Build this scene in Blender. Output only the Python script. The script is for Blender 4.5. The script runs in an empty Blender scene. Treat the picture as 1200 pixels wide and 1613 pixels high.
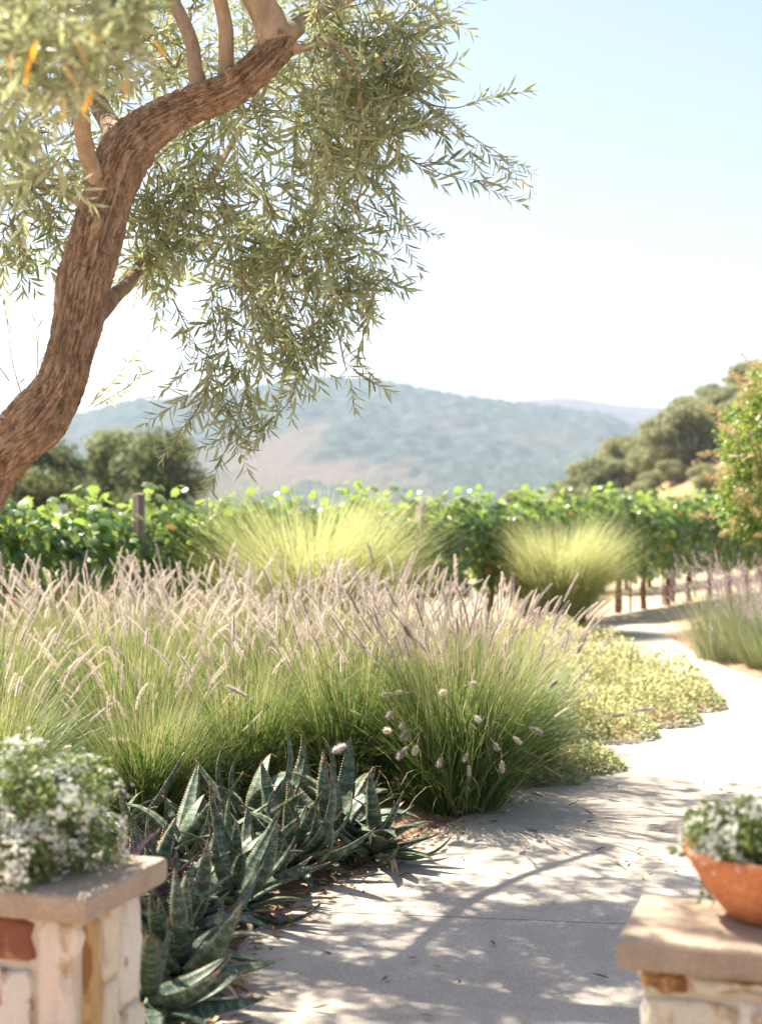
import bpy, math, random
import numpy as np
from mathutils import Vector, Matrix, noise as mnoise

# ------------------------------------------------------------------ camera, sky, sun, exposure
scene = bpy.context.scene
R = math.radians
EYE = 1.6            # camera height (m)
F = 2304.0           # focal length in pixels of the 1200 px wide photograph

cam_data = bpy.data.cameras.new('camera')
cam = bpy.data.objects.new('camera', cam_data)
scene.collection.objects.link(cam)
cam.location = (0, 0, EYE)
cam.rotation_euler = (R(90), 0, 0)
cam_data.sensor_fit = 'VERTICAL'
cam_data.sensor_height = 24
cam_data.lens = 24 * F / 1613
cam_data.clip_start = 0.05
cam_data.clip_end = 20000
cam_data.dof.use_dof = True
cam_data.dof.focus_distance = 6.6
cam_data.dof.aperture_fstop = cam_data.lens / 24.0      # a 24 mm wide aperture
scene.camera = cam

SUN_AZ = 48      # degrees from the view direction towards the left
SUN_EL = 56
world = bpy.data.worlds.new('World')
scene.world = world
world.use_nodes = True
wn = world.node_tree.nodes
wl = world.node_tree.links
for n in list(wn):
    wn.remove(n)
sky = wn.new('ShaderNodeTexSky')
sky.sky_type = 'NISHITA'
sky.sun_disc = False
sky.sun_elevation = R(SUN_EL)
sky.sun_rotation = R(-SUN_AZ)
sky.air_density = 1.0
sky.dust_density = 1.6
sky.ozone_density = 1.0
bg = wn.new('ShaderNodeBackground')
bg.inputs['Strength'].default_value = 0.055
wo = wn.new('ShaderNodeOutputWorld')
wb = wn.new('ShaderNodeMix')          # the film's warm balance on the whole sky
wb.data_type = 'RGBA'
wb.blend_type = 'MULTIPLY'
wb.inputs[0].default_value = 1.0
wb.inputs[7].default_value = (1.08, 1.0, 0.98, 1)
wl.new(sky.outputs[0], wb.inputs[6])
wl.new(wb.outputs[2], bg.inputs['Color'])
wl.new(bg.outputs[0], wo.inputs['Surface'])

sun_data = bpy.data.lights.new('sun', 'SUN')
sun_data.energy = 4.6
sun_data.angle = R(0.53)
sun_data.color = (1.0, 0.92, 0.79)
sun = bpy.data.objects.new('sun', sun_data)
scene.collection.objects.link(sun)
S = Vector((-math.sin(R(SUN_AZ)) * math.cos(R(SUN_EL)), math.cos(R(SUN_AZ)) * math.cos(R(SUN_EL)), math.sin(R(SUN_EL))))
sun.rotation_euler = S.to_track_quat('Z', 'Y').to_euler()
sun.location = S * 60

scene.view_settings.view_transform = 'Standard'
scene.view_settings.look = 'None'
scene.view_settings.exposure = 2.0
scene.view_settings.gamma = 1.0
scene.view_settings.use_curve_mapping = False

scene.render.engine = 'CYCLES'
cy = scene.cycles
cy.max_bounces = 8
cy.diffuse_bounces = 4
cy.glossy_bounces = 2
cy.transmission_bounces = 4
cy.volume_bounces = 1
cy.sample_clamp_indirect = 6.0
cy.use_denoising = True

# ------------------------------------------------------------------ helpers
rng = np.random.default_rng(7)
random.seed(7)
COL = scene.collection


def at(px, py, d):
    """world point that the photograph shows at pixel (px, py), d metres in front of the camera"""
    return Vector(((px - 600) / F * d, d, EYE - (py - 806.5) / F * d))


def link(o, parent=None):
    COL.objects.link(o)
    if parent is not None:
        o.parent = parent
    return o


def tag(o, label=None, cat=None, group=None, kind=None):
    if label: o['label'] = label
    if cat: o['category'] = cat
    if group: o['group'] = group
    if kind: o['kind'] = kind
    return o


def empty(name, loc=(0, 0, 0), rz=0.0):
    o = bpy.data.objects.new(name, None)
    o.empty_display_size = 0.1
    COL.objects.link(o)
    o.location = loc
    o.rotation_euler = (0, 0, rz)
    return o


def mesh(name, verts, tris, mats, midx=None, rnd=None, smooth=True):
    verts = np.ascontiguousarray(verts, dtype=np.float32).reshape(-1, 3)
    tris = np.ascontiguousarray(tris, dtype=np.int32)
    me = bpy.data.meshes.new(name)
    k = tris.shape[1]
    nf = len(tris)
    me.vertices.add(len(verts))
    me.vertices.foreach_set('co', verts.ravel())
    me.loops.add(nf * k)
    me.loops.foreach_set('vertex_index', tris.ravel())
    me.polygons.add(nf)
    me.polygons.foreach_set('loop_start', np.arange(0, nf * k, k, dtype=np.int32))
    me.polygons.foreach_set('loop_total', np.full(nf, k, dtype=np.int32))
    if not isinstance(mats, (list, tuple)):
        mats = [mats]
    for m in mats:
        me.materials.append(m)
    if midx is not None:
        me.polygons.foreach_set('material_index', np.ascontiguousarray(midx, dtype=np.int32))
    me.polygons.foreach_set('use_smooth', np.full(nf, smooth, dtype=bool))
    if rnd is not None:
        a = me.attributes.new('rnd', 'FLOAT', 'POINT')
        a.data.foreach_set('value', np.ascontiguousarray(rnd, dtype=np.float32))
    me.update(calc_edges=True)
    return me


def mobj(name, me, parent=None, loc=None):
    o = bpy.data.objects.new(name, me)
    link(o, parent)
    if loc is not None:
        o.location = loc
    return o


class Acc:
    """collects triangle pieces into one mesh"""
    def __init__(s):
        s.v, s.t, s.m, s.r, s.n = [], [], [], [], 0

    def add(s, v, t, m=0, r=0.5):
        v = np.asarray(v, dtype=np.float32).reshape(-1, 3)
        t = np.asarray(t, dtype=np.int32).reshape(-1, 3)
        s.v.append(v)
        s.t.append(t + s.n)
        s.m.append(np.full(len(t), m, dtype=np.int32) if np.isscalar(m) else np.asarray(m))
        s.r.append(np.full(len(v), r, dtype=np.float32) if np.isscalar(r) else np.asarray(r, dtype=np.float32))
        s.n += len(v)

    def mesh(s, name, mats, smooth=True):
        return mesh(name, np.concatenate(s.v), np.concatenate(s.t), mats, np.concatenate(s.m), np.concatenate(s.r), smooth)


def unit(a):
    return a / np.maximum(np.linalg.norm(a, axis=-1, keepdims=True), 1e-9)


def frames(d, n):
    """3x3 frames whose rows are side, direction, normal"""
    d = unit(d)
    s = unit(np.cross(d, n))
    nn = np.cross(s, d)
    return np.stack([s, d, nn], axis=1)


def scatter(tv, tt, M, P, scale=None):
    """many copies of a template; tv (k,3), M (n,3,3) rows = axes, P (n,3)"""
    n = len(P)
    v = tv[None]
    if scale is not None:
        scale = np.asarray(scale)
        v = v * (scale[:, None, None] if scale.ndim == 1 else scale[:, None, :])
    else:
        v = np.broadcast_to(v, (n,) + tv.shape)
    out = np.einsum('nki,nij->nkj', v, M) + P[:, None, :]
    tris = (tt[None] + (np.arange(n) * len(tv))[:, None, None]).reshape(-1, 3)
    return out.reshape(-1, 3), tris


def rdir(n, r=None):
    r = r or rng
    return unit(r.normal(size=(n, 3)))


def catmull(pts, per=8):
    pts = [np.array(p, dtype=float) for p in pts]
    P = [2 * pts[0] - pts[1]] + pts + [2 * pts[-1] - pts[-2]]
    out = []
    for i in range(1, len(P) - 2):
        for k in range(per):
            t = k / per
            a, b, c, d = P[i - 1], P[i], P[i + 1], P[i + 2]
            out.append(0.5 * (2 * b + (c - a) * t + (2 * a - 5 * b + 4 * c - d) * t * t + (3 * b - a - 3 * c + d) * t ** 3))
    out.append(pts[-1])
    return np.array(out)


def tube(pts, rad, seg=8, bump=None, cap=True):
    """tube along pts (n,3), radii (n,); bump(points_on_axis, unit_out, arclen, theta, r) -> extra radius"""
    pts = np.asarray(pts, dtype=float)
    n = len(pts)
    rad = np.broadcast_to(np.asarray(rad, dtype=float), (n,))
    tan = unit(np.gradient(pts, axis=0))
    ref = np.array([0.0, 0, 1]) if abs(tan[0][2]) < 0.9 else np.array([1.0, 0, 0])
    u = unit(np.cross(tan[0], ref))
    us = []
    for i in range(n):
        u = unit(u - tan[i] * np.dot(u, tan[i]))
        us.append(u)
    us = np.array(us)
    vs = np.cross(tan, us)
    th = np.linspace(0, 2 * np.pi, seg, endpoint=False)
    out = us[:, None] * np.cos(th)[None, :, None] + vs[:, None] * np.sin(th)[None, :, None]
    rr = np.repeat(rad[:, None], seg, 1)
    if bump is not None:
        rr = rr + bump(pts, out, rad)
    v = (pts[:, None] + out * rr[..., None]).reshape(-1, 3)
    i, j = np.meshgrid(np.arange(n - 1), np.arange(seg), indexing='ij')
    a = (i * seg + j).ravel()
    b = (i * seg + (j + 1) % seg).ravel()
    t = np.concatenate([np.stack([a, b, b + seg], 1), np.stack([a, b + seg, a + seg], 1)])
    if cap:
        c0, c1 = len(v), len(v) + 1
        v = np.concatenate([v, pts[:1], pts[-1:]])
        jj = np.arange(seg)
        t = np.concatenate([t, np.stack([np.full(seg, c0), (jj + 1) % seg, jj], 1),
                            np.stack([np.full(seg, c1), (n - 1) * seg + jj, (n - 1) * seg + (jj + 1) % seg], 1)])
    return v, t


def vnoise(x, y, seed=0):
    xi, yi = np.floor(x).astype(np.int64), np.floor(y).astype(np.int64)
    fx, fy = x - xi, y - yi
    fx, fy = fx * fx * (3 - 2 * fx), fy * fy * (3 - 2 * fy)

    def h(a, b):
        k = (a * 374761393 + b * 668265263 + seed * 1442695041) & 0x7fffffff
        k = ((k ^ (k >> 13)) * 1274126177) & 0x7fffffff
        return ((k ^ (k >> 16)) & 0xffff) / 65535.0
    return (h(xi, yi) * (1 - fx) + h(xi + 1, yi) * fx) * (1 - fy) + (h(xi, yi + 1) * (1 - fx) + h(xi + 1, yi + 1) * fx) * fy


def fbm(x, y, oct=4, seed=0):
    s, a, t = 0, 1.0, 0
    for i in range(oct):
        s = s + a * vnoise(x * 2 ** i, y * 2 ** i, seed + i * 17)
        t += a
        a *= 0.5
    return s / t


def grid_mesh(name, xs, ys, zf, mat, rndf=None):
    X, Y = np.meshgrid(xs, ys, indexing='xy')
    Z = zf(X, Y)
    v = np.stack([X, Y, Z], -1).reshape(-1, 3)
    nx, ny = len(xs), len(ys)
    i, j = np.meshgrid(np.arange(nx - 1), np.arange(ny - 1), indexing='xy')
    a = (j * nx + i).ravel()
    q = np.stack([a, a + 1, a + nx + 1, a + nx], 1)
    return mesh(name, v, q, mat, rnd=None if rndf is None else rndf(X, Y, Z).ravel())


# ------------------------------------------------------------------ materials
def new_mat(name):
    m = bpy.data.materials.new(name)
    m.use_nodes = True
    nt = m.node_tree
    for n in list(nt.nodes):
        nt.nodes.remove(n)
    out = nt.nodes.new('ShaderNodeOutputMaterial')
    return m, nt, out


def N(nt, t, **kw):
    n = nt.nodes.new(t)
    for k, v in kw.items():
        setattr(n, k, v)
    return n


def mixc(nt, fac, a, b, blend='MIX'):
    n = nt.nodes.new('ShaderNodeMix')
    n.data_type = 'RGBA'
    n.blend_type = blend
    for sock, val in ((n.inputs[0], fac), (n.inputs[6], a), (n.inputs[7], b)):
        if isinstance(val, bpy.types.NodeSocket):
            nt.links.new(val, sock)
        elif isinstance(val, (int, float)):
            sock.default_value = val
        else:
            sock.default_value = (*val, 1)
    return n.outputs[2]


def noise_tex(nt, scale, detail=4, rough=0.55, coord=None, vec=None):
    n = nt.nodes.new('ShaderNodeTexNoise')
    n.inputs['Scale'].default_value = scale
    n.inputs['Detail'].default_value = detail
    n.inputs['Roughness'].default_value = rough
    if vec is not None:
        nt.links.new(vec, n.inputs['Vector'])
    elif coord:
        tc = nt.nodes.new('ShaderNodeTexCoord')
        nt.links.new(tc.outputs[coord], n.inputs['Vector'])
    return n.outputs['Fac']


def ramp(nt, fac, stops):
    n = nt.nodes.new('ShaderNodeValToRGB')
    e = n.color_ramp.elements
    while len(e) < len(stops):
        e.new(0.5)
    for el, (p, c) in zip(e, stops):
        el.position = p
        el.color = (*c, 1) if not isinstance(c, (int, float)) else (c, c, c, 1)
    nt.links.new(fac, n.inputs[0])
    return n.outputs[0]


def bump(nt, h, strength=0.4, dist=0.01):
    n = nt.nodes.new('ShaderNodeBump')
    n.inputs['Strength'].default_value = strength
    n.inputs['Distance'].default_value = dist
    nt.links.new(h, n.inputs['Height'])
    return n.outputs[0]


def principled(nt, out, col, rough=0.8, normal=None, spec=0.3):
    p = nt.nodes.new('ShaderNodeBsdfPrincipled')
    if isinstance(col, bpy.types.NodeSocket):
        nt.links.new(col, p.inputs['Base Color'])
    else:
        p.inputs['Base Color'].default_value = (*col, 1)
    if isinstance(rough, bpy.types.NodeSocket):
        nt.links.new(rough, p.inputs['Roughness'])
    else:
        p.inputs['Roughness'].default_value = rough
    p.inputs['Specular IOR Level'].default_value = spec
    if normal is not None:
        nt.links.new(normal, p.inputs['Normal'])
    nt.links.new(p.outputs[0], out.inputs['Surface'])
    return p


def leaf_mat(name, stops, trans, tw=0.35, rough=0.5, back=None, spec=0.35, objrand=False, nscale=None):
    """foliage: colour by the per-leaf attribute, thin-sheet translucency"""
    m, nt, out = new_mat(name)
    if objrand:
        f = N(nt, 'ShaderNodeObjectInfo').outputs['Random']
    else:
        f = N(nt, 'ShaderNodeAttribute', attribute_name='rnd').outputs['Fac']
    c = ramp(nt, f, stops)
    if nscale:
        nz = noise_tex(nt, nscale, 2, coord='Object')
        c = mixc(nt, 0.5, c, ramp(nt, nz, [(0.3, (0.55, 0.55, 0.5)), (0.7, (1.25, 1.25, 1.2))]), 'MULTIPLY')
    cf = c
    if back is not None:
        g = N(nt, 'ShaderNodeNewGeometry')
        cf = mixc(nt, g.outputs['Backfacing'], c, mixc(nt, 0.75, c, back))
    p = principled(nt, out, cf, rough, spec=spec)
    t = N(nt, 'ShaderNodeBsdfTranslucent')
    nt.links.new(mixc(nt, 0.65, c, trans), t.inputs['Color'])
    mx = N(nt, 'ShaderNodeMixShader')
    mx.inputs[0].default_value = tw
    nt.links.new(p.outputs[0], mx.inputs[1])
    nt.links.new(t.outputs[0], mx.inputs[2])
    nt.links.new(mx.outputs[0], out.inputs['Surface'])
    return m


M = {}
M['olive_leaf'] = leaf_mat('olive_leaf', [(0.0, (0.07, 0.11, 0.06)), (0.5, (0.21, 0.245, 0.135)), (0.9, (0.4, 0.41, 0.27)), (0.955, (0.3, 0.26, 0.11)), (0.975, (0.55, 0.27, 0.05)), (1.0, (0.62, 0.3, 0.06))],
                           (0.52, 0.58, 0.26), 0.45, 0.32, back=(0.55, 0.55, 0.42))
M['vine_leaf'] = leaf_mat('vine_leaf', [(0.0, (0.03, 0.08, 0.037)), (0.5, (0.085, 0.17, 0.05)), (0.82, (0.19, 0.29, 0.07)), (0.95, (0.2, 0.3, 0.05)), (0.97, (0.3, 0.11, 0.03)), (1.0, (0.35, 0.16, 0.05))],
                          (0.45, 0.6, 0.11), 0.36, 0.34, back=(0.14, 0.21, 0.09), spec=0.6)
M['grass_blade'] = leaf_mat('grass_blade', [(0.0, (0.025, 0.065, 0.016)), (0.45, (0.065, 0.13, 0.03)), (0.8, (0.15, 0.22, 0.055)), (0.92, (0.42, 0.36, 0.18)), (1.0, (0.6, 0.5, 0.28))],
                            (0.3, 0.44, 0.1), 0.3, 0.45)
M['grass_stem'] = leaf_mat('grass_stem', [(0.0, (0.3, 0.32, 0.11)), (1.0, (0.58, 0.5, 0.27))], (0.66, 0.6, 0.3), 0.35, 0.5)
M['plume'] = leaf_mat('plume', [(0.0, (0.3, 0.24, 0.25)), (0.3, (0.46, 0.385, 0.37)), (0.65, (0.66, 0.58, 0.5)), (1.0, (0.82, 0.74, 0.6))], (0.9, 0.8, 0.7), 0.45, 0.6, objrand=True)
M['plume_core'] = leaf_mat('plume_core', [(0.0, (0.36, 0.25, 0.23)), (1.0, (0.55, 0.42, 0.33))], (0.6, 0.48, 0.4), 0.3, 0.6, objrand=True)
M['tussock'] = leaf_mat('tussock', [(0.0, (0.12, 0.21, 0.035)), (0.5, (0.3, 0.39, 0.09)), (0.85, (0.54, 0.51, 0.22)), (1.0, (0.64, 0.55, 0.32))], (0.66, 0.64, 0.32), 0.45, 0.5)
M['cover_leaf'] = leaf_mat('cover_leaf', [(0.0, (0.12, 0.18, 0.07)), (0.45, (0.3, 0.35, 0.15)), (0.8, (0.6, 0.55, 0.27)), (1.0, (0.75, 0.62, 0.28))], (0.72, 0.7, 0.36), 0.35, 0.55)
M['lavender_leaf'] = leaf_mat('lavender_leaf', [(0.0, (0.13, 0.19, 0.07)), (1.0, (0.3, 0.34, 0.17))], (0.4, 0.45, 0.18), 0.3, 0.6)
M['lavender_flower'] = leaf_mat('lavender_flower', [(0.0, (0.3, 0.22, 0.27)), (0.6, (0.42, 0.34, 0.36)), (1.0, (0.5, 0.42, 0.32))], (0.6, 0.5, 0.5), 0.3, 0.7)
M['myrtle_leaf'] = leaf_mat('myrtle_leaf', [(0.0, (0.035, 0.095, 0.02)), (0.6, (0.13, 0.22, 0.04)), (1.0, (0.3, 0.36, 0.09))], (0.42, 0.58, 0.08), 0.38, 0.35, spec=0.5)
M['seed_head'] = leaf_mat('seed_head', [(0.0, (0.42, 0.3, 0.14)), (1.0, (0.62, 0.5, 0.26))], (0.7, 0.5, 0.28), 0.35, 0.7)
M['potted_leaf'] = leaf_mat('potted_leaf', [(0.0, (0.07, 0.11, 0.035)), (0.6, (0.17, 0.22, 0.08)), (1.0, (0.34, 0.37, 0.18))], (0.35, 0.45, 0.12), 0.35, 0.5)
M['petal'] = leaf_mat('petal', [(0.0, (0.8, 0.78, 0.68)), (1.0, (0.85, 0.85, 0.82))], (0.88, 0.87, 0.8), 0.5, 0.6, objrand=True)
M['oak_leaf'] = leaf_mat('oak_leaf', [(0.0, (0.12, 0.135, 0.06)), (0.5, (0.24, 0.25, 0.13)), (1.0, (0.36, 0.36, 0.2))], (0.42, 0.44, 0.18), 0.35, 0.6)
M['tree_leaf'] = leaf_mat('tree_leaf', [(0.0, (0.03, 0.06, 0.02)), (0.5, (0.085, 0.115, 0.035)), (1.0, (0.2, 0.23, 0.085))], (0.3, 0.34, 0.1), 0.28, 0.6)
M['dry_leaf'] = leaf_mat('dry_leaf', [(0.0, (0.16, 0.08, 0.04)), (0.5, (0.34, 0.2, 0.09)), (1.0, (0.55, 0.4, 0.2))], (0.5, 0.3, 0.1), 0.15, 0.6)
M['fallen_leaf'] = leaf_mat('fallen_leaf', [(0.0, (0.12, 0.055, 0.03)), (0.5, (0.35, 0.2, 0.08)), (1.0, (0.55, 0.42, 0.18))], (0.5, 0.3, 0.1), 0.15, 0.55, objrand=True)


def mat_bark(name, c1, c2, scale=14, stretch=0.25, b=0.5):
    m, nt, out = new_mat(name)
    tc = N(nt, 'ShaderNodeTexCoord')
    mp = N(nt, 'ShaderNodeMapping')
    mp.inputs['Scale'].default_value = (1, 1, stretch)
    nt.links.new(tc.outputs['Object'], mp.inputs['Vector'])
    n1 = noise_tex(nt, scale, 6, 0.65, vec=mp.outputs[0])
    n2 = noise_tex(nt, scale * 6, 4, 0.6, vec=mp.outputs[0])
    c = ramp(nt, n1, [(0.3, c1), (0.7, c2)])
    c = mixc(nt, 0.35, c, ramp(nt, n2, [(0.3, (0.6, 0.58, 0.55)), (0.7, (1.3, 1.28, 1.25))]), 'MULTIPLY')
    principled(nt, out, c, 0.9, bump(nt, n2, b, 0.006), 0.15)
    return m


M['bark'] = mat_bark('bark', (0.15, 0.1, 0.068), (0.42, 0.3, 0.215), 24, 0.3, 0.8)
M['young_bark'] = mat_bark('young_bark', (0.25, 0.18, 0.125), (0.44, 0.335, 0.245), 18, 0.4, 0.5)
M['twig'] = mat_bark('twig', (0.2, 0.14, 0.09), (0.34, 0.26, 0.16), 20, 0.5, 0.2)
M['vine_bark'] = mat_bark('vine_bark', (0.1, 0.055, 0.035), (0.24, 0.15, 0.1), 22, 0.2, 0.8)
M['post_wood'] = mat_bark('post_wood', (0.14, 0.105, 0.085), (0.3, 0.24, 0.2), 18, 0.06, 0.6)


def mat_simple(name, stops, scale, rough=0.85, b=0.3, bd=0.01, detail=5, coord='Object', spec=0.2, fine=None):
    m, nt, out = new_mat(name)
    nz = noise_tex(nt, scale, detail, 0.6, coord=coord)
    c = ramp(nt, nz, stops)
    h = nz
    if fine:
        nf = noise_tex(nt, fine, 3, 0.7, coord=coord)
        c = mixc(nt, 0.55, c, ramp(nt, nf, [(0.34, (0.6, 0.58, 0.56)), (0.66, (1.3, 1.3, 1.3))]), 'MULTIPLY')
        h = nf
    principled(nt, out, c, rough, bump(nt, h, b, bd), spec)
    return m


m, nt, out = new_mat('concrete')
n0 = noise_tex(nt, .9, 5, .6, coord='Object')
n1 = noise_tex(nt, 7, 5, .65, coord='Object')
n2 = noise_tex(nt, 210, 2, .7, coord='Object')
n3 = noise_tex(nt, 95, 3, .6, coord='Object')
cc = ramp(nt, n0, [(.3, (.37, .32, .265)), (.7, (.49, .435, .37))])
cc = mixc(nt, .5, cc, ramp(nt, n1, [(.3, (.78, .76, .74)), (.5, (1, 1, 1)), (.75, (1.1, 1.1, 1.1))]), 'MULTIPLY')
cc = mixc(nt, .75, cc, ramp(nt, n2, [(.36, (.5, .48, .46)), (.5, (1, 1, 1)), (.68, (1.35, 1.34, 1.3))]), 'MULTIPLY')
cc = mixc(nt, ramp(nt, n3, [(.66, 0.0), (.72, .6)]), cc, (.2, .15, .11))
principled(nt, out, cc, .92, bump(nt, n2, .5, .003), .15)
M['concrete'] = m
M['path_bed'] = mat_simple('path_bed', [(0.3, (0.1, 0.08, 0.06)), (0.7, (0.16, 0.13, 0.1))], 20)
M['soil'] = mat_simple('soil', [(0.25, (0.2, 0.12, 0.075)), (0.5, (0.33, 0.22, 0.15)), (0.75, (0.45, 0.33, 0.24))], 9, 0.95, 0.7, 0.02, fine=60)
M['ground'] = mat_simple('ground', [(0.25, (0.34, 0.25, 0.16)), (0.75, (0.5, 0.4, 0.29))], 0.6, 0.95, 0.5, 0.02, fine=14)
M['cap_stone'] = mat_simple('cap_stone', [(0.25, (0.3, 0.22, 0.155)), (0.6, (0.42, 0.33, 0.245)), (0.8, (0.47, 0.38, 0.3))], 7, 0.9, 0.35, 0.004, fine=130)
M['mortar'] = mat_simple('mortar', [(0.3, (0.48, 0.4, 0.3)), (0.7, (0.6, 0.52, 0.4))], 30, 0.95, 0.5, 0.005)


def mat_stone(name, base, stain, amount):
    m, nt, out = new_mat(name)
    oi = N(nt, 'ShaderNodeObjectInfo')
    tc = N(nt, 'ShaderNodeTexCoord')
    mp = N(nt, 'ShaderNodeMapping')
    nt.links.new(tc.outputs['Object'], mp.inputs['Vector'])
    mp.inputs['Scale'].default_value = (1.0, 1.0, 0.45)
    sc = N(nt, 'ShaderNodeVectorMath', operation='SCALE')
    nt.links.new(oi.outputs['Location'], sc.inputs[0])
    sc.inputs['Scale'].default_value = 3.7
    nt.links.new(sc.outputs[0], mp.inputs['Location'])
    n1 = noise_tex(nt, 13, 5, 0.6, vec=mp.outputs[0])
    n2 = noise_tex(nt, 90, 4, 0.6, vec=tc.outputs['Object'])
    fac = ramp(nt, n1, [(0.66 - amount * 0.35, 0.0), (0.74 - amount * 0.3, 1.0)])
    c = mixc(nt, fac, base, stain)
    c = mixc(nt, 0.3, c, ramp(nt, n2, [(0.3, (0.7, 0.68, 0.66)), (0.7, (1.2, 1.2, 1.2))]), 'MULTIPLY')
    principled(nt, out, c, 0.9, bump(nt, n1, 0.5, 0.015), 0.2)
    return m


M['stone_cream'] = mat_stone('stone_cream', (0.68, 0.59, 0.44), (0.5, 0.3, 0.12), 0.35)
M['stone_pink'] = mat_stone('stone_pink', (0.7, 0.59, 0.49), (0.52, 0.36, 0.24), 0.3)
M['stone_white'] = mat_stone('stone_white', (0.7, 0.63, 0.53), (0.36, 0.18, 0.1), 0.35)
M['stone_ochre'] = mat_stone('stone_ochre', (0.52, 0.32, 0.14), (0.28, 0.13, 0.05), 0.6)
M['stone_brown'] = mat_stone('stone_brown', (0.24, 0.09, 0.055), (0.4, 0.22, 0.15), 0.35)
M['terracotta'] = mat_simple('terracotta', [(0.28, (0.5, 0.17, 0.07)), (0.6, (0.62, 0.25, 0.11)), (0.78, (0.64, 0.36, 0.22))], 7, 0.75, 0.15, 0.003, fine=70, spec=0.25)
M['potting_soil'] = mat_simple('potting_soil', [(0.3, (0.05, 0.035, 0.025)), (0.7, (0.11, 0.08, 0.055))], 50, 0.95, 0.6)
M['black_plastic'] = mat_simple('black_plastic', [(0.3, (0.03, 0.03, 0.03)), (0.7, (0.05, 0.05, 0.05))], 20, 0.5, 0.05)
M['metal_stake'] = mat_simple('metal_stake', [(0.3, (0.12, 0.11, 0.1)), (0.7, (0.2, 0.17, 0.15))], 20, 0.6, 0.1)


def mat_aloe(name, dark, mid, spot):
    m, nt, out = new_mat(name)
    tc = N(nt, 'ShaderNodeTexCoord')
    at_ = N(nt, 'ShaderNodeAttribute', attribute_name='rnd')      # distance along the leaf
    oi = N(nt, 'ShaderNodeObjectInfo')
    base = mixc(nt, oi.outputs['Random'], dark, mid)
    mp = N(nt, 'ShaderNodeMapping')
    mp.inputs['Scale'].default_value = (95, 150, 95)
    nt.links.new(tc.outputs['Object'], mp.inputs['Vector'])
    nz = noise_tex(nt, 1.0, 3, 0.7, vec=mp.outputs[0])
    sp = ramp(nt, nz, [(0.42, 0.0), (0.58, 1.0)])
    mp2 = N(nt, 'ShaderNodeMapping')
    mp2.inputs['Scale'].default_value = (9, 42, 9)
    nt.links.new(tc.outputs['Object'], mp2.inputs['Vector'])
    nb = noise_tex(nt, 1.0, 1, 0.4, vec=mp2.outputs[0])
    band = ramp(nt, nb, [(0.4, 0.05), (0.62, 0.8)])
    f = N(nt, 'ShaderNodeMath', operation='MULTIPLY')
    nt.links.new(sp, f.inputs[0])
    nt.links.new(band, f.inputs[1])
    c = mixc(nt, f.outputs[0], base, spot)
    tip = ramp(nt, at_.outputs['Fac'], [(0.9, 0.0), (1.0, 1.0)])
    c = mixc(nt, tip, c, (0.34, 0.17, 0.1))
    principled(nt, out, c, 0.5, bump(nt, nb, 0.2, 0.004), 0.3)
    return m


M['aloe'] = mat_aloe('aloe', (0.018, 0.046, 0.026), (0.055, 0.095, 0.048), (0.25, 0.28, 0.21))
M['aloe_purple'] = mat_aloe('aloe_purple', (0.14, 0.06, 0.07), (0.2, 0.1, 0.1), (0.35, 0.24, 0.24))
M['aloe_dry'] = mat_simple('aloe_dry', [(0.3, (0.34, 0.2, 0.1)), (0.7, (0.55, 0.4, 0.24))], 12, 0.8, 0.4)
M['aloe_tooth'] = mat_simple('aloe_tooth', [(0.3, (0.3, 0.18, 0.1)), (0.7, (0.46, 0.32, 0.18))], 20, 0.6, 0.1)


def mat_hill(name, forest, grass):
    m, nt, out = new_mat(name)
    a = N(nt, 'ShaderNodeAttribute', attribute_name='rnd')
    n1 = noise_tex(nt, 0.035, 4, 0.6, coord='Object')
    n2 = noise_tex(nt, 0.12, 3, 0.65, coord='Object')
    fc = mixc(nt, 0.6, ramp(nt, n1, [(0.35, forest), (0.65, tuple(min(1, c * 2.0) for c in forest))]),
              ramp(nt, n2, [(0.35, (0.35, 0.4, 0.4)), (0.65, (1.6, 1.5, 1.4))]), 'MULTIPLY')
    c = mixc(nt, a.outputs['Fac'], fc, mixc(nt, n1, grass, tuple(c * 0.75 for c in grass)))
    principled(nt, out, c, 1.0, None, 0.0)
    return m


M['far_hill'] = mat_hill('far_hill', (0.032, 0.042, 0.036), (0.16, 0.11, 0.08))
M['pale_hill'] = mat_hill('pale_hill', (0.05, 0.045, 0.05), (0.13, 0.1, 0.1))
M['golden_hill'] = mat_hill('golden_hill', (0.13, 0.12, 0.06), (0.42, 0.28, 0.15))

# ------------------------------------------------------------------ ground, hills, haze
ground = mobj('ground', grid_mesh('ground', np.concatenate([np.linspace(-4200, -80, 14), np.linspace(-60, 60, 41), np.linspace(80, 4200, 14)]),
                                  np.concatenate([np.linspace(-60, 60, 41), np.linspace(80, 4600, 22)]),
                                  lambda X, Y: np.where(Y < 1.5, 0, (fbm(X * 0.7, Y * 0.7, 3, 3) - 0.5) * 0.03 * (np.abs(X) < 60) * (Y < 60)) - 0.02, M['ground']))
tag(ground, kind='structure')


def profile(pts, d):
    xs = np.array([(p[0] - 600) / F * d for p in pts])
    zs = np.array([EYE + (806.5 - p[1]) / F * d for p in pts])
    return lambda X: np.interp(X, xs, zs)


def sm(t):
    t = np.clip(t, 0, 1)
    return t * t * (3 - 2 * t)


ridge = profile([(-1600, 700), (-900, 640), (-400, 690), (0, 690), (110, 668), (210, 643), (300, 637), (400, 622), (500, 606), (590, 610), (700, 632),
                 (820, 648), (950, 664), (1010, 690), (1100, 730), (1300, 780), (1700, 803)], 2600)


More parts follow.
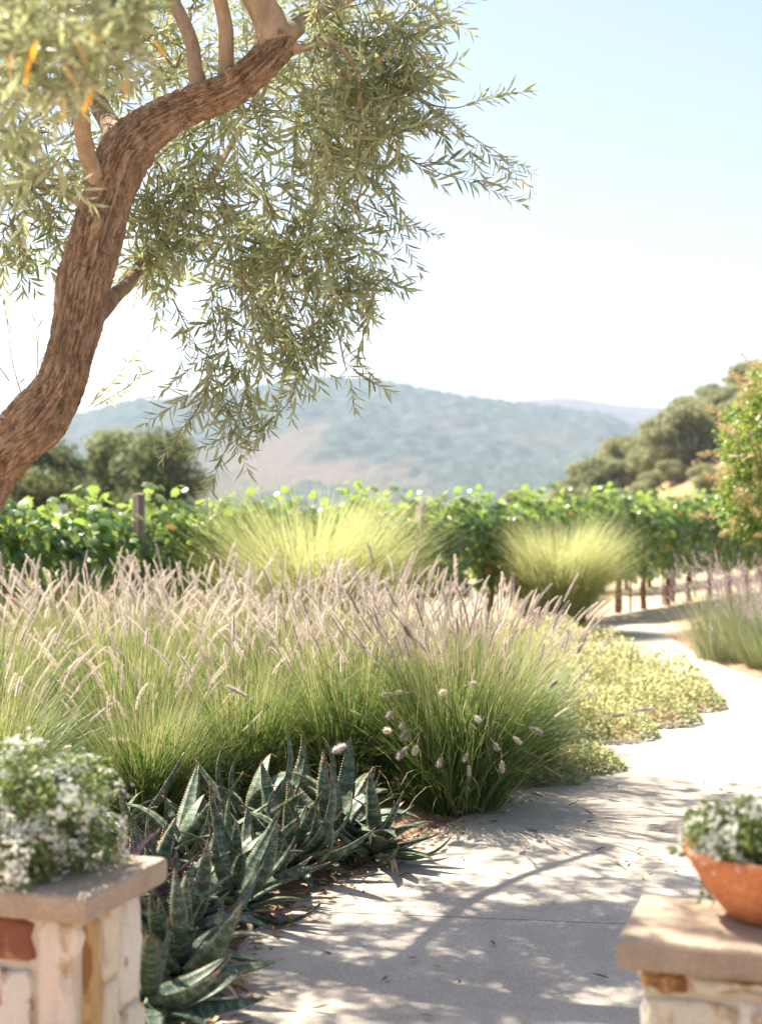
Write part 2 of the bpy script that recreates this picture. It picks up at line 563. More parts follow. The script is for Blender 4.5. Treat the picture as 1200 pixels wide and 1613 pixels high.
def hill_z(X, Y):
    Xc = X * 2600 / np.maximum(Y, 1500)
    r = ridge(Xc)
    spur = (fbm(X / 420, Y / 420, 4, 5) - 0.5) * 2
    t = (Y - 1350 - 160 * spur) / 1250
    up = np.where(t < 1, sm(t) * 0.55 + np.clip(t, 0, 1) * 0.45, 1 - 0.35 * sm((t - 1) * 1.2))
    z = (r + 6) * up + spur * 46 * sm(t * 3) * (1 - 0.7 * sm((t - 0.7) * 4)) - 6
    trees = fbm(X / 17, Y / 17, 2, 9) * 22 * sm(t * 5)
    return z + trees * (1 - clearing(X, Y))


def clearing(X, Y):
    Xc, Yc = X * 600 / np.maximum(Y, 1) * F / 600, Y       # direction in pixels from the middle
    n = fbm(X / 150, Y / 210, 4, 21)
    w = np.clip(1 - np.abs((Xc + 130) / 170), 0, 1) * np.clip(1 - np.abs((Yc - 1800) / 420), 0, 1)
    return .3 * sm((n * 1.0 + w * 0.42 - 0.82) * 8) * (w > 0.02) + 0.35 * sm((n - 0.62) * 14) * np.clip((2300 - Y) / 500, 0, 1)


hx = np.linspace(-1500, 1500, 430)
hy = np.linspace(1250, 3100, 260)
hill = mobj('wooded_hill', grid_mesh('wooded_hill', hx, hy, hill_z, M['far_hill'], lambda X, Y, Z: np.clip(clearing(X, Y), 0, 1)))
tag(hill, kind='structure')

ridge2 = profile([(500, 720), (700, 670), (790, 645), (830, 634), (880, 626), (930, 629), (960, 633), (1035, 640), (1100, 655), (1250, 690), (1600, 770)], 3700)
hill2 = mobj('pale_far_hill', grid_mesh('pale_far_hill', np.linspace(-300, 1900, 170), np.linspace(3150, 4300, 70),
             lambda X, Y: (ridge2(X * 3700 / Y) + 5) * sm((Y - 3150) / 550) * (1 - 0.5 * sm((Y - 3700) / 700)) - 5 + (fbm(X / 150, Y / 150, 4, 8) - 0.5) * 24 * sm((Y - 3150) / 400),
             M['pale_hill'], lambda X, Y, Z: fbm(X / 110, Y / 110, 3, 2)))
tag(hill2, kind='structure')


def oak_hill_z(X, Y):
    u = (X - 18 - (Y - 190) * 0.12)
    z = np.interp(u, [-30, 0, 10, 20, 30, 45, 75, 120], [-1.5, -0.6, 2.5, 8.9, 15.8, 23, 32, 40])
    depth = sm((Y - 120) / 70) * (1 - 0.8 * sm((Y - 250) / 120))
    return z * depth + (fbm(X / 14, Y / 14, 3, 4) - 0.5) * 1.4 * depth - 0.3


oak_hill = mobj('oak_hillside', grid_mesh('oak_hillside', np.linspace(-20, 150, 86), np.linspace(115, 380, 110), oak_hill_z, M['golden_hill'],
                lambda X, Y, Z: np.clip(fbm(X / 9, Y / 9, 3, 6) * 1.1, 0, 1)))
tag(oak_hill, kind='structure')

m, nt, out = new_mat('haze')
pv = N(nt, 'ShaderNodeVolumePrincipled')
pv.inputs['Color'].default_value = (0.6, 0.77, 1.0, 1)
pv.inputs['Density'].default_value = 0.000125
pv.inputs['Anisotropy'].default_value = 0.1
nt.links.new(pv.outputs[0], out.inputs['Volume'])
hv = np.array([[x, y, z] for x in (-4300, 4300) for y in (-500, 4700) for z in (-12, 345)], dtype=float)
hq = np.array([[0, 1, 3, 2], [4, 6, 7, 5], [0, 4, 5, 1], [2, 3, 7, 6], [0, 2, 6, 4], [1, 5, 7, 3]])
haze = mobj('haze', mesh('haze', hv, hq, m, smooth=False))
tag(haze, kind='stuff')

# ------------------------------------------------------------------ path and planting beds
LE = [(-0.9, 1.6), (-0.72, 3.0), (-0.62, 3.9), (-0.575, 4.57), (-0.48, 5.47), (-0.2, 6.2), (0.08, 6.85), (0.5, 7.7), (1.09, 9.0), (1.8, 10.4), (2.45, 11.5),
      (2.78, 12.3), (2.76, 13.3), (2.55, 14.8), (2.4, 16.5), (2.35, 18.5), (2.5, 20.6)]
RE = [(0.2, 0.9), (0.42, 2.4), (0.6, 3.35), (1.15, 4.2), (1.65, 5.1), (2.0, 6.0), (2.35, 6.8), (2.8, 7.9), (3.3, 9.0), (3.75, 10.2), (4.0, 11.3),
      (3.95, 12.2), (3.62, 13.2), (3.48, 14.6), (3.5, 16.3), (3.62, 18.4), (3.85, 20.4)]
LEc = catmull([(*p, 0) for p in LE], 8)
REc = catmull([(*p, 0) for p in RE], 8)
bm_path = Acc()
n = len(LEc)


def strip_solid(L, Rr, z0, z1):
    """closed slab between two edge polylines"""
    k = len(L)
    top = []
    for a, b in zip(L, Rr):
        for f in (0, 0.25, 0.5, 0.75, 1.0):
            p = a * (1 - f) + b * f
            top.append([p[0], p[1], z1])
    top = np.array(top)
    i, j = np.meshgrid(np.arange(k - 1), np.arange(4), indexing='ij')
    a = (i * 5 + j).ravel()
    q = np.concatenate([np.stack([a, a + 1, a + 6], 1), np.stack([a, a + 6, a + 5], 1)])
    ring = [5 * i for i in range(k)] + [5 * (k - 1) + j for j in range(1, 5)] + [5 * i + 4 for i in range(k - 2, -1, -1)] + [3, 2, 1]
    rv = top[ring].copy()
    # a slightly worn arris: the rim drops a little, then the side goes down
    low = rv.copy()
    low[:, 2] = z0
    v = np.concatenate([top, rv, low])
    m0, m1, kk = len(top), len(top) + len(ring), len(ring)
    jj = np.arange(kk)
    nx = (jj + 1) % kk
    s = np.concatenate([np.stack([m0 + jj, m0 + nx, m1 + nx], 1), np.stack([m0 + jj, m1 + nx, m1 + jj], 1)])
    return v, np.concatenate([q, s])


v, t = strip_solid(LEc, REc, -0.01, 0.014)
path = mobj('path', mesh('path', v, t, M['path_bed'], smooth=False))
tag(path, kind='structure')
cuts = [0, 16, 35, 54, 72, 84, 96, 110, n - 1]
for a, b in zip(cuts[:-1], cuts[1:]):
    L, Rr = LEc[a:b + 1].copy(), REc[a:b + 1].copy()
    g = 0.005
    for E in (L, Rr):
        E[0] += unit(E[1] - E[0]) * g
        E[-1] += unit(E[-2] - E[-1]) * g
    v, t = strip_solid(L, Rr, 0.0145, 0.032)
    mobj('slab', mesh('slab', v, t, M['concrete'], smooth=False), path)


def bed(name, x0, x1, y0, y1, inside, h, seed):
    """a mounded soil bed; inside(X, Y) = metres in from the path edge, the rim tucks under the slabs"""
    xs, ys = np.arange(x0, x1, .06), np.arange(y0, y1, .06)
    X, Y = np.meshgrid(xs, ys, indexing='xy')
    u = inside(X, Y)
    Z = .012 + h * sm(u / .3) + (fbm(X * 7, Y * 7, 3, seed) - .5) * .05 * sm(u / .12)
    v = np.stack([X, Y, Z], -1).reshape(-1, 3)
    nx, ny = len(xs), len(ys)
    i, j = np.meshgrid(np.arange(nx - 1), np.arange(ny - 1), indexing='xy')
    a = (j * nx + i).ravel()
    keep = (u > -.12)[:-1, :-1].ravel()
    q = np.stack([a, a + 1, a + nx + 1, a + nx], 1)[keep]
    used, inv = np.unique(q, return_inverse=True)
    o = mobj(name, mesh(name, v[used], inv.reshape(-1, 4), M['soil']))
    return tag(o, kind='structure')


def left_in(X, Y):
    u = np.interp(Y, LEc[:, 1], LEc[:, 0]) - X
    return np.minimum(np.minimum(u, 19.8 - Y), (X + 4.4))


def right_in(X, Y):
    u = X - np.interp(Y, REc[:, 1], REc[:, 0])
    return np.minimum(np.minimum(u, 19.5 - Y), np.minimum(Y - 12.4, 6.5 - X))


bed('planting_bed', -4.5, 3.0, 2.2, 19.9, left_in, .03, 11)
bed('lavender_bed', 3.3, 6.6, 12.2, 19.6, right_in, .035, 12)

def verge_in(X, Y):
    return np.minimum(np.minimum(X - np.interp(Y, REc[:, 1], REc[:, 0]), 12.9 - Y), 5.6 - X)


bed('gravel_verge', 0.2, 5.7, 1.0, 13.0, verge_in, .02, 13)

# ------------------------------------------------------------------ templates
def lance(w=0.16, fold=0.12, droop=0.12):
    """lanceolate leaf of length 1 along +y, normal +z, 8 triangles"""
    v = np.array([[0, 0, 0], [-w * .75, .28, fold * w], [0, .3, -.02], [w * .75, .28, fold * w], [-w * .8, .6, fold * w - droop * .4], [0, .62, -.02 - droop * .4], [w * .8, .6, fold * w - droop * .4], [0, 1, -droop]], dtype=float)
    t = np.array([[0, 2, 1], [0, 3, 2], [1, 2, 5], [1, 5, 4], [2, 3, 6], [2, 6, 5], [4, 5, 7], [5, 6, 7]])
    return v, t


def oval(w=0.3, cup=0.08, droop=0.1):
    v = np.array([[0, 0, 0], [-w, .35, cup], [w, .35, cup], [0, .4, 0], [-w * .8, .7, cup - droop * .5], [w * .8, .7, cup - droop * .5], [0, 1, -droop]], dtype=float)
    t = np.array([[0, 3, 1], [0, 2, 3], [1, 3, 4], [3, 2, 5], [4, 3, 6], [3, 5, 6]])
    return v, t


def grape():
    """five-lobed grape leaf, about 1 across, centred on its stalk point"""
    prof = [(180 - 14, .32), (150, .5), (122, .36), (96, .52), (72, .42), (50, .56), (30, .44), (0, .62), (-30, .44), (-50, .56), (-72, .42), (-96, .52), (-122, .36), (-150, .5), (-166, .32)]
    v = [[0, 0, 0.06]]
    for a, r in prof:
        th = R(90 + a)
        v.append([math.cos(th) * r, math.sin(th) * r, -0.10 * (r / .5) ** 2 + (0.05 if r < .45 else 0)])
    t = [[0, i, i + 1] for i in range(1, len(prof))]
    t.append([0, len(prof), 1])
    return np.array(v), np.array(t)[:, [0, 2, 1]]


LANCE, OVAL, GRAPE = lance(), oval(), grape()


def blades(r, n, base_r, lens, t0, t1, w, seg=6, lop=0.0, rnd_hi=1.0, twist=0.6):
    """arching strips from a tuft: returns verts, tris, rnd, tip points, tip directions"""
    ph = r.uniform(0, 2 * np.pi, n)
    rad = base_r * np.sqrt(r.uniform(0, 1, n))
    f = rad / base_r
    bx = np.stack([np.cos(ph) * rad, np.sin(ph) * rad, np.zeros(n)], 1)
    az = ph + r.normal(0, 0.5, n)
    L = r.uniform(*lens, n) * (1 + lop * (np.sin(az * 2 + 1.3) * .5 + np.sin(az * 5 + lens[0] * 7) * .3 + np.sin(az * 11) * .25))
    a0 = r.uniform(t0[0], t0[1], n) * (0.35 + 0.65 * f)
    a1 = a0 + r.uniform(t1[0], t1[1], n) * (0.5 + 0.5 * f)
    s = np.linspace(0, 1, seg)
    ang = a0[:, None] + (a1 - a0)[:, None] * s[None] ** 1.6
    step = L[:, None] / (seg - 1)
    h = np.stack([np.cos(az), np.sin(az)], 1)
    dr = np.sin(ang) * step
    dz = np.cos(ang) * step
    cr = np.concatenate([np.zeros((n, 1)), np.cumsum((dr[:, 1:] + dr[:, :-1]) / 2, 1)], 1)
    cz = np.concatenate([np.zeros((n, 1)), np.cumsum((dz[:, 1:] + dz[:, :-1]) / 2, 1)], 1)
    side_drift = r.normal(0, 0.11, n)[:, None] * s[None] ** 2 * L[:, None]
    perp = np.stack([-h[:, 1], h[:, 0]], 1)
    P = np.zeros((n, seg, 3))
    P[..., :2] = bx[:, None, :2] + h[:, None] * cr[..., None] + perp[:, None] * side_drift[..., None]
    P[..., 2] = cz
    wa = r.uniform(-1, 1, n) * twist
    wd = np.zeros((n, 3))
    wd[:, :2] = perp * np.cos(wa)[:, None] + h * np.sin(wa)[:, None]
    ww = (r.uniform(0.7, 1.3, n) * w)[:, None] * (1 - 0.85 * s[None] ** 2)
    A = P + wd[:, None] * ww[..., None] * .5
    B = P - wd[:, None] * ww[..., None] * .5
    v = np.stack([A, B], 2).reshape(n, seg * 2, 3)
    tt = []
    for i in range(seg - 1):
        a = 2 * i
        tt += [[a, a + 1, a + 3], [a, a + 3, a + 2]]
    tt = np.array(tt)
    tris = (tt[None] + (np.arange(n) * seg * 2)[:, None, None]).reshape(-1, 3)
    rnd = np.repeat(r.uniform(0, rnd_hi, n), seg * 2)
    tipd = unit(P[:, -1] - P[:, -2])
    return v.reshape(-1, 3), tris, rnd, P[:, -1], tipd


# ------------------------------------------------------------------ fountain grass
def plume_mesh(seed, length, bend, rad):
    r = np.random.default_rng(seed)
    acc = Acc()
    s = np.linspace(0, 1, 9)
    ang = bend * s
    y = np.cumsum(np.concatenate([[0], np.cos(ang[1:])])) * length / 8
    z = -np.cumsum(np.concatenate([[0], np.sin(ang[1:])])) * length / 8
    pts = np.stack([np.zeros(9), y, z], 1)
    prof = np.sin(np.pi * np.clip(s * 0.92 + 0.06, 0, 1)) ** 0.6
    v, t = tube(pts, 0.0015 * prof + 0.0004, 5)
    acc.add(v, t, 1)
    nb = 560
    f = r.uniform(0.02, 0.98, nb)
    base = np.stack([np.interp(f, s, pts[:, k]) for k in range(3)], 1)
    tang = np.stack([np.zeros(nb), np.cos(bend * f), -np.sin(bend * f)], 1)
    o = rdir(nb, r)
    o = unit(o - tang * np.sum(o * tang, 1, keepdims=True))
    lean = r.uniform(0.35, 0.95, nb)
    d = unit(o * np.sin(lean)[:, None] + tang * np.cos(lean)[:, None])
    ln = rad * r.uniform(0.8, 1.5, nb) * np.interp(f, s, np.sin(np.pi * np.clip(s * 0.86 + 0.10, 0, 1)) ** 0.55)
    sd = unit(np.cross(d, rdir(nb, r))) * 0.0008
    base = base + o * 0.002
    v = np.stack([base + sd, base - sd, base + d * ln[:, None]], 1).reshape(-1, 3)
    acc.add(v, np.arange(nb * 3).reshape(-1, 3), 0)
    return acc.mesh('plume', [M['plume'], M['plume_core']])


PLUMES = [plume_mesh(100 + i, L, b, rd) for i, (L, b, rd) in enumerate([(0.21, 0.25, 0.0165), (0.17, 0.1, 0.018), (0.24, 0.55, 0.015), (0.14, 0.05, 0.02), (0.2, 0.4, 0.0165), (0.08, 0.1, 0.023)])]


def grass_variant(seed, nb, H):
    r = np.random.default_rng(seed)
    acc = Acc()
    v, t, rn, _, _ = blades(r, nb, 0.2, (0.5 * H, 0.88 * H), (0.05, 0.62), (0.1, 1.5), 0.0066, 7, rnd_hi=0.98)
    acc.add(v, t, 0, rn)
    # outer drooping skirt
    v, t, rn, _, _ = blades(r, nb // 4, 0.24, (0.4 * H, 0.8 * H), (0.5, 1.0), (0.8, 1.7), 0.0066, 7, rnd_hi=1.0)
    acc.add(v, t, 0, rn)
    v, t, rn, _, _ = blades(r, 620, 0.2, (0.55 * H, 0.98 * H), (0.02, 0.5), (0.05, 0.5), 0.0034, 7)
    acc.add(v, t, 1, rn)
    ns = 210
    v, t, rn, tip, td = blades(r, ns, 0.2, (0.68 * H, 1.0 * H), (0.02, 0.55), (0.05, 0.6), 0.0028, 7)
    acc.add(v, t, 1, rn)
    # a few low stems bending far over, their plumes seen end-on
    v, t, rn, tip2, td2 = blades(r, 22, 0.22, (0.6 * H, 0.95 * H), (0.45, 0.85), (0.5, 1.2), 0.0028, 7)
    acc.add(v, t, 1, rn)
    return acc.mesh('blades', [M['grass_blade'], M['grass_stem']]), np.concatenate([tip, tip2]), np.concatenate([td, td2])


GRASS = [grass_variant(31, 1900, 1.1), grass_variant(32, 1900, 1.1), grass_variant(33, 1900, 1.1)]


def grass_clump(x, y, k, scale, rz, nplumes, label, lean=(0, 0), zs=1.0):
    root = empty('fountain_grass', (x, y, 0.02), rz)
    root.scale = (scale, scale, scale * zs)
    tag(root, label, 'ornamental grass', 'fountain grass clumps with pale plumes')
    me, tips, dirs = GRASS[k]
    b = mobj('blades', me, root)
    b['kind'] = 'stuff'
    r = np.random.default_rng(int(abs(x * 977 + y * 131) * 10) + k)
    idx = r.permutation(210)[:max(0, int(nplumes * 1.08) - 6)]
    idx = np.concatenate([idx, 210 + r.permutation(22)[:16 if y < 7.9 and x > 0 else 5]])
    for i in idx:
        o = mobj('plume', PLUMES[int(r.choice([0, 0, 1, 2, 3, 4, 4])) if i < 210 else int(r.choice([1, 3, 5, 5]))], root)
        d = Vector(dirs[i])
        rot = d.to_track_quat('Y', 'Z').to_matrix().to_4x4()
        sc = r.uniform(0.68, 1.2)
        fat = sc * r.uniform(.55, 1.15)
        o.matrix_local = Matrix.Translation(Vector(tips[i])) @ rot @ Matrix.Rotation(r.normal(0, .9), 4, 'Y') @ Matrix.Diagonal((fat, sc, fat, 1))
    return root


CL = [
    # x, y, variant, scale, rotation, plumes, label, height factor
    (0.40, 7.8, 0, 1.04, 0.3, 120, 'broad green fountain grass spilling onto the path edge, the one beside the aloes', 1.0),
    (-0.18, 8.15, 1, 1.0, 1.2, 95, 'fountain grass standing directly behind the biggest aloe rosette', 1.02),
    (0.72, 8.7, 2, 0.9, 2.2, 80, 'fountain grass leaning over the low yellow ground cover', 0.98),
    (-0.75, 8.0, 2, 0.92, 4.0, 55, 'green fountain grass behind the upper aloes, few low plumes', 0.95),
    (-1.2, 7.5, 1, 0.8, 5.0, 40, 'small fountain grass between the aloes and the flower-topped stone pillar', 0.9),
    (-1.95, 7.1, 0, 0.95, 5.2, 55, 'fountain grass behind the white potted flowers, bleached blades arching sideways', 0.92),
    (-1.45, 8.6, 0, 1.0, 2.9, 70, 'fountain grass in the middle of the bed below the olive trunk bend', 0.98),
    (-2.35, 8.7, 2, 1.0, 0.8, 60, 'fountain grass at the frame edge below the olive trunk, middle depth', 0.98),
    (0.2, 9.3, 1, 1.0, 0.1, 75, 'fountain grass one step behind the broad path-edge clump', 1.0),
    (-0.55, 9.2, 0, 1.04, 4.4, 80, 'fountain grass in line between the aloes and the large yellow-green tussock', 1.0),
    (-1.2, 9.9, 2, 1.05, 3.3, 85, 'pink-plumed fountain grass midway between olive trunk and yellow tussock', 1.0),
    (-1.95, 9.9, 1, 1.05, 1.9, 85, 'pink-plumed fountain grass in front of the split wooden vineyard post', 1.0),
    (-2.65, 10.1, 0, 1.05, 0.7, 75, 'pink-plumed fountain grass in front of the bushiest near vine', 1.0),
    (0.75, 9.8, 0, 0.95, 2.0, 60, 'fountain grass rising in front of the second vineyard post', 1.0),
    (0.0, 10.5, 2, 1.05, 5.5, 70, 'fountain grass whose plumes stand before the large yellow tussock', 1.0),
    (-0.75, 10.9, 1, 1.05, 2.4, 70, 'hindmost fountain grass at the foot of the large yellow tussock', 1.0),
    (-1.6, 11.2, 0, 1.05, 1.1, 70, 'hindmost fountain grass touching the vines beside the split post', 1.0),
    (-2.45, 11.3, 2, 1.05, 3.7, 65, 'hindmost fountain grass touching the vines under the dark round trees', 1.0),
]
clumps = [grass_clump(x, y, k, s, rz, npl, lab, zs=zs) for x, y, k, s, rz, npl, lab, zs in CL]
# short fluffy heads nodding out of the path-edge clump, on thin bent stalks of their own
fc = clumps[0]
inv = (Matrix.Translation(fc.location) @ Matrix.Rotation(fc.rotation_euler.z, 4, 'Z') @ Matrix.Diagonal((*fc.scale, 1))).inverted()
r = np.random.default_rng(17)
acc = Acc()
for (px, py, kind) in [(617, 1093, 5), (634, 1090, 5), (617, 1122, 5), (637, 1139, 5), (646, 1152, 5), (642, 1176, 5), (656, 1174, 5), (695, 1192, 5), (738, 1205, 5), (740, 1078, 5), (748, 1128, 5), (778, 1170, 5),
                      (702, 1090, 5), (808, 1160, 5), (833, 1146, 5), (735, 1186, 5), (790, 1198, 5)]:
    p = at(px, py, 7.12 + abs(px - 690) * .0014 + r.uniform(-.05, .08))
    hb = Vector((fc.location.x + r.normal(0, .1), fc.location.y - .1 + r.normal(0, .08), .05))
    mid = hb.lerp(p, .55) + Vector((0, 0, .22))
    pts = [np.array(inv @ Vector(q)) for q in catmull([hb, mid, p], 6)]
    v, t = tube(np.array(pts), .0013, 3, cap=False)
    acc.add(v, t, 0, r.uniform(0, 1))
    o = mobj('plume', PLUMES[kind], fc)
    d = Vector(pts[-1] - pts[-3]).normalized()
    sc = r.uniform(.7, 1.1)
    o.matrix_local = Matrix.Translation(Vector(pts[-1])) @ d.to_track_quat('Y', 'Z').to_matrix().to_4x4() @ Matrix.Diagonal((sc, sc, sc, 1))
o = mobj('bent_stalks', acc.mesh('bent_stalks', M['grass_stem']), fc)
o['kind'] = 'stuff'


# yellow-green tussocks
def tussock(x, y, seed, n, h, spread, label):
    r = np.random.default_rng(seed)
    acc = Acc()
    v, t, rn, _, _ = blades(r, n, spread * 0.3, (0.7 * h, 1.22 * h), (0.05, 0.5), (0.3, 1.7), 0.0068, 8, lop=.12)
    acc.add(v, t, 0, rn)
    v, t, rn, _, _ = blades(r, n // 4, spread * 0.32, (0.5 * h, 0.95 * h), (0.4, 0.9), (0.6, 1.7), 0.0068, 7, lop=.2)
    acc.add(v, t, 0, rn)
    root = empty('grass_tussock', (x, y, 0.02))
    tag(root, label, 'ornamental grass', 'yellow-green grass tussocks in front of the vines')
    b = mobj('blades', acc.mesh('blades', M['tussock']), root)
    b['kind'] = 'stuff'


tussock(-0.68, 13.7, 51, 6400, 1.66, 1.1, 'large pale yellow-green grass tussock in front of the vine row')
tussock(2.3, 19.0, 52, 5600, 1.42, 0.95, 'smaller brighter yellow-green tussock where the path meets the vineyard lane')

# ------------------------------------------------------------------ aloes
def aloe_leaf(seed, L, W, curl, mat):
    r = np.random.default_rng(seed)
    acc = Acc()
    ns = 13
    s = np.linspace(0, 1, ns)
    w = W * np.interp(s, [0, .12, .35, .7, .9, 1], [.75, .95, 1.0, .6, .24, .012]) / 2
    ang = curl * (s - 0.35)
    y = np.concatenate([[0], np.cumsum(np.cos(ang[1:]))]) * L / (ns - 1)
    z = np.concatenate([[0], np.cumsum(np.sin(ang[1:]))]) * L / (ns - 1)
    th = np.interp(s, [0, .3, .8, 1], [1.0, .8, .4, .1]) * W * .26
    V, rn = [], []
    for i in range(ns):
        up = np.array([0, -math.sin(ang[i]), math.cos(ang[i])])
        c = np.array([0, y[i], z[i]])
        X = np.array([1.0, 0, 0])
        ww = w[i]
        for fx, fz in ((-1, .5), (-.5, .12), (0, -.02), (.5, .12), (1, .5), (.55, -.65), (0, -1.0), (-.55, -.65)):
            V.append(c + X * fx * ww + up * fz * th[i])
            rn.append(s[i])
    t = []
    for i in range(ns - 1):
        for j in range(8):
            a, b = i * 8 + j, i * 8 + (j + 1) % 8
            t += [[a, b, b + 8], [a, b + 8, a + 8]]
    acc.add(V, np.array(t)[:, ::-1], 0, np.array(rn))
    # marginal teeth
    V = np.array(V).reshape(ns, 8, 3)
    tv, tt = [], []
    for side, col in ((-1, 0), (1, 4)):
        for f in np.arange(0.14, 0.97, 0.032):
            p = np.array([np.interp(f, s, V[:, col, k]) for k in range(3)])
            q = np.array([np.interp(f + 0.017, s, V[:, col, k]) for k in range(3)])
            tip = (p + q) / 2 + np.array([side * 0.0048, 0.0022, 0.001])
            lowp = (p + q) / 2 + np.array([-side * 0.002, 0, -0.0025])
            k0 = len(tv)
            tv += [p, q, tip, lowp]
            tt += [[k0, k0 + 1, k0 + 2], [k0, k0 + 2, k0 + 3], [k0 + 1, k0 + 3, k0 + 2]]
    acc.add(np.array(tv), np.array(tt), 1, 0.3)
    return acc.mesh('leaf', [mat, M['aloe_tooth']])


ALEAF = {k: [aloe_leaf(200 + i, 1.0 * L, W, c, M[k]) for i, (L, W, c) in enumerate([(0.34, .076, .8), (0.4, .08, .25), (0.31, .074, -.7), (0.38, .078, 1.5), (0.29, .07, -1.3)])] for k in ('aloe', 'aloe_purple')}
ADRY = [aloe_leaf(260 + i, L, W, c, M['aloe_dry']) for i, (L, W, c) in enumerate([(0.3, .05, -1.6), (0.26, .045, -2.3)])]


def aloe(x, y, size, nleaf, rz, label, kind='aloe', tilt=(0, 0), dry=3, seed=0, z=0.03):
    root = empty('aloe_plant', (x, y, z))
    root.rotation_euler = (tilt[0], tilt[1], rz)
    root.scale = (size,) * 3
    tag(root, label, 'aloe', 'aloes along the path edge')
    r = np.random.default_rng(seed + 900)
    for i in range(nleaf):
        f = (i + 0.5) / nleaf                     # 0 = innermost
        az = i * 2.39996 + r.normal(0, .3)
        el = R(66 - 72 * f ** 0.65 + r.normal(0, 13))
        o = mobj('leaf', ALEAF[kind][int(r.integers(0, 5))], root)
        sc = (0.72 + 0.42 * math.sin(math.pi * min(1, f * 0.8 + 0.2))) * r.uniform(.7, 1.22)
        rad = 0.02 + 0.05 * f
        zb = 0.13 * (1 - f) + 0.03
        o.matrix_local = Matrix.Rotation(az, 4, 'Z') @ Matrix.Translation((0, rad, zb)) @ Matrix.Rotation(el, 4, 'X') @ Matrix.Rotation(r.normal(0, .25), 4, 'Y') @ Matrix.Diagonal((sc, sc, sc, 1))
    for i in range(dry):
        o = mobj('dry_leaf', ADRY[i % 2], root)
        o['label'] = 'withered brown leaf at the base'
        o.matrix_local = Matrix.Rotation(r.uniform(0, 6.28), 4, 'Z') @ Matrix.Translation((0, .06, .035)) @ Matrix.Rotation(R(r.uniform(0, 15)), 4, 'X') @ Matrix.Rotation(r.normal(0, .3), 4, 'Y')
    return root


AL = [
    (-0.62, 6.0, .8, 18, 2.4, 'middle-sized aloe tucked beside the low dark one, leaves crossing each other', (0.1, 0)),
    (-0.78, 5.32, .82, 18, 0.7, 'grey-green aloe squeezed between the purple rosette and the pillar-corner aloe', (0.1, 0.1)),
    (-0.44, 6.42, .8, 18, 4.4, 'short aloe filling the gap behind the dark pale-rimmed rosette', (0, 0)),
    (-0.7, 4.9, .75, 18, 3.3, 'small aloe leaning against the pillar side above the lowest rosette', (0.1, 0.15)),
    (-0.20, 6.72, 1.01, 31, 0.3, 'largest spotted green aloe rosette, upright against the fountain grass by the path', (0.05, 0.12)),
    (-0.04, 6.50, 0.83, 24, 1.1, 'aloe rosette spreading its leaves farthest out over the path', (0.12, 0.3)),
    (-0.60, 6.75, 1.03, 29, 2.2, 'tall aloe rosette behind the middle of the group, leaves reaching into the grass', (0, -0.05)),
    (-0.38, 6.25, 0.92, 29, 3.0, 'dark aloe rosette in the middle of the path edge, leaves with pale toothed rims', (0.2, 0.1)),
    (-0.88, 6.30, 0.92, 24, 4.0, 'aloe rosette above the dry leaf litter, behind the reddish one', (0, -0.15)),
    (-0.58, 5.62, 0.90, 26, 0.9, 'aloe rosette with a long leaf pointing out towards the path, beside the litter', (0.1, 0.15)),
    (-0.70, 5.12, 0.92, 29, 5.0, 'aloe rosette close behind the corner of the pillar cap', (0.1, 0.05)),
    (-0.64, 4.72, 0.79, 22, 2.7, 'lowest aloe rosette sprawling at the foot of the stone pillar', (0.2, 0.15)),
    (-1.12, 6.55, 0.87, 20, 5.6, 'yellowish aloe behind the white flowers, leaves angled sideways', (0, -0.35)),
    (-0.32, 7.20, 0.87, 20, 0.2, 'aloe half hidden between the grasses behind the largest rosette', (0, 0)),
    (-0.72, 4.42, 0.78, 22, 0.5, 'aloe rosette cut by the bottom edge of the picture beside the pillar', (0.1, 0.2)),
    (-0.58, 5.95, 0.78, 22, 1.9, 'low dark aloe wedged between two larger rosettes at the bend of the path edge', (0.25, 0.2)),
    (-0.89, 5.70, 0.83, 22, 3.6, 'aloe standing between the reddish rosette and the path-side row', (0, -0.1)),
]
for i, (x, y, s, nl, rz, lab, tl) in enumerate(AL):
    aloe(x, y, s, nl, rz, lab, tilt=tl, seed=i * 7)
aloe(-0.93, 5.35, 0.72, 16, 1.0, 'small purple-red aloe rosette beside the white potted flowers', 'aloe_purple', seed=99, dry=2, z=0.16)

# ------------------------------------------------------------------ leaf litter, fallen leaves
r = np.random.default_rng(61)
P = []
while len(P) < 2000:
    i = r.integers(20, 100)
    a = LEc[i]
    off = abs(r.normal(0, .16))
    nrm = unit(np.array([LEc[i + 1][1] - a[1], -(LEc[i + 1][0] - a[0]), 0]))
    p = a - nrm * (off - 0.1) + np.array([r.normal(0, .05), r.normal(0, .05), 0])
    p[2] = 0.045 if off > 0.1 else 0.036
    P.append(p)
P = np.array(P)
d = rdir(len(P), r)
d[:, 2] *= 0.15
nn = rdir(len(P), r) * 0.5 + np.array([0, 0, 1])
v, t = scatter(*LANCE, frames(d, nn), P, r.uniform(.025, .06, len(P)))
litter = mobj('leaf_litter', mesh('leaf_litter', v, t, M['dry_leaf'], rnd=np.repeat(r.uniform(0, 1, len(P)), 8)))
tag(litter, kind='stuff')

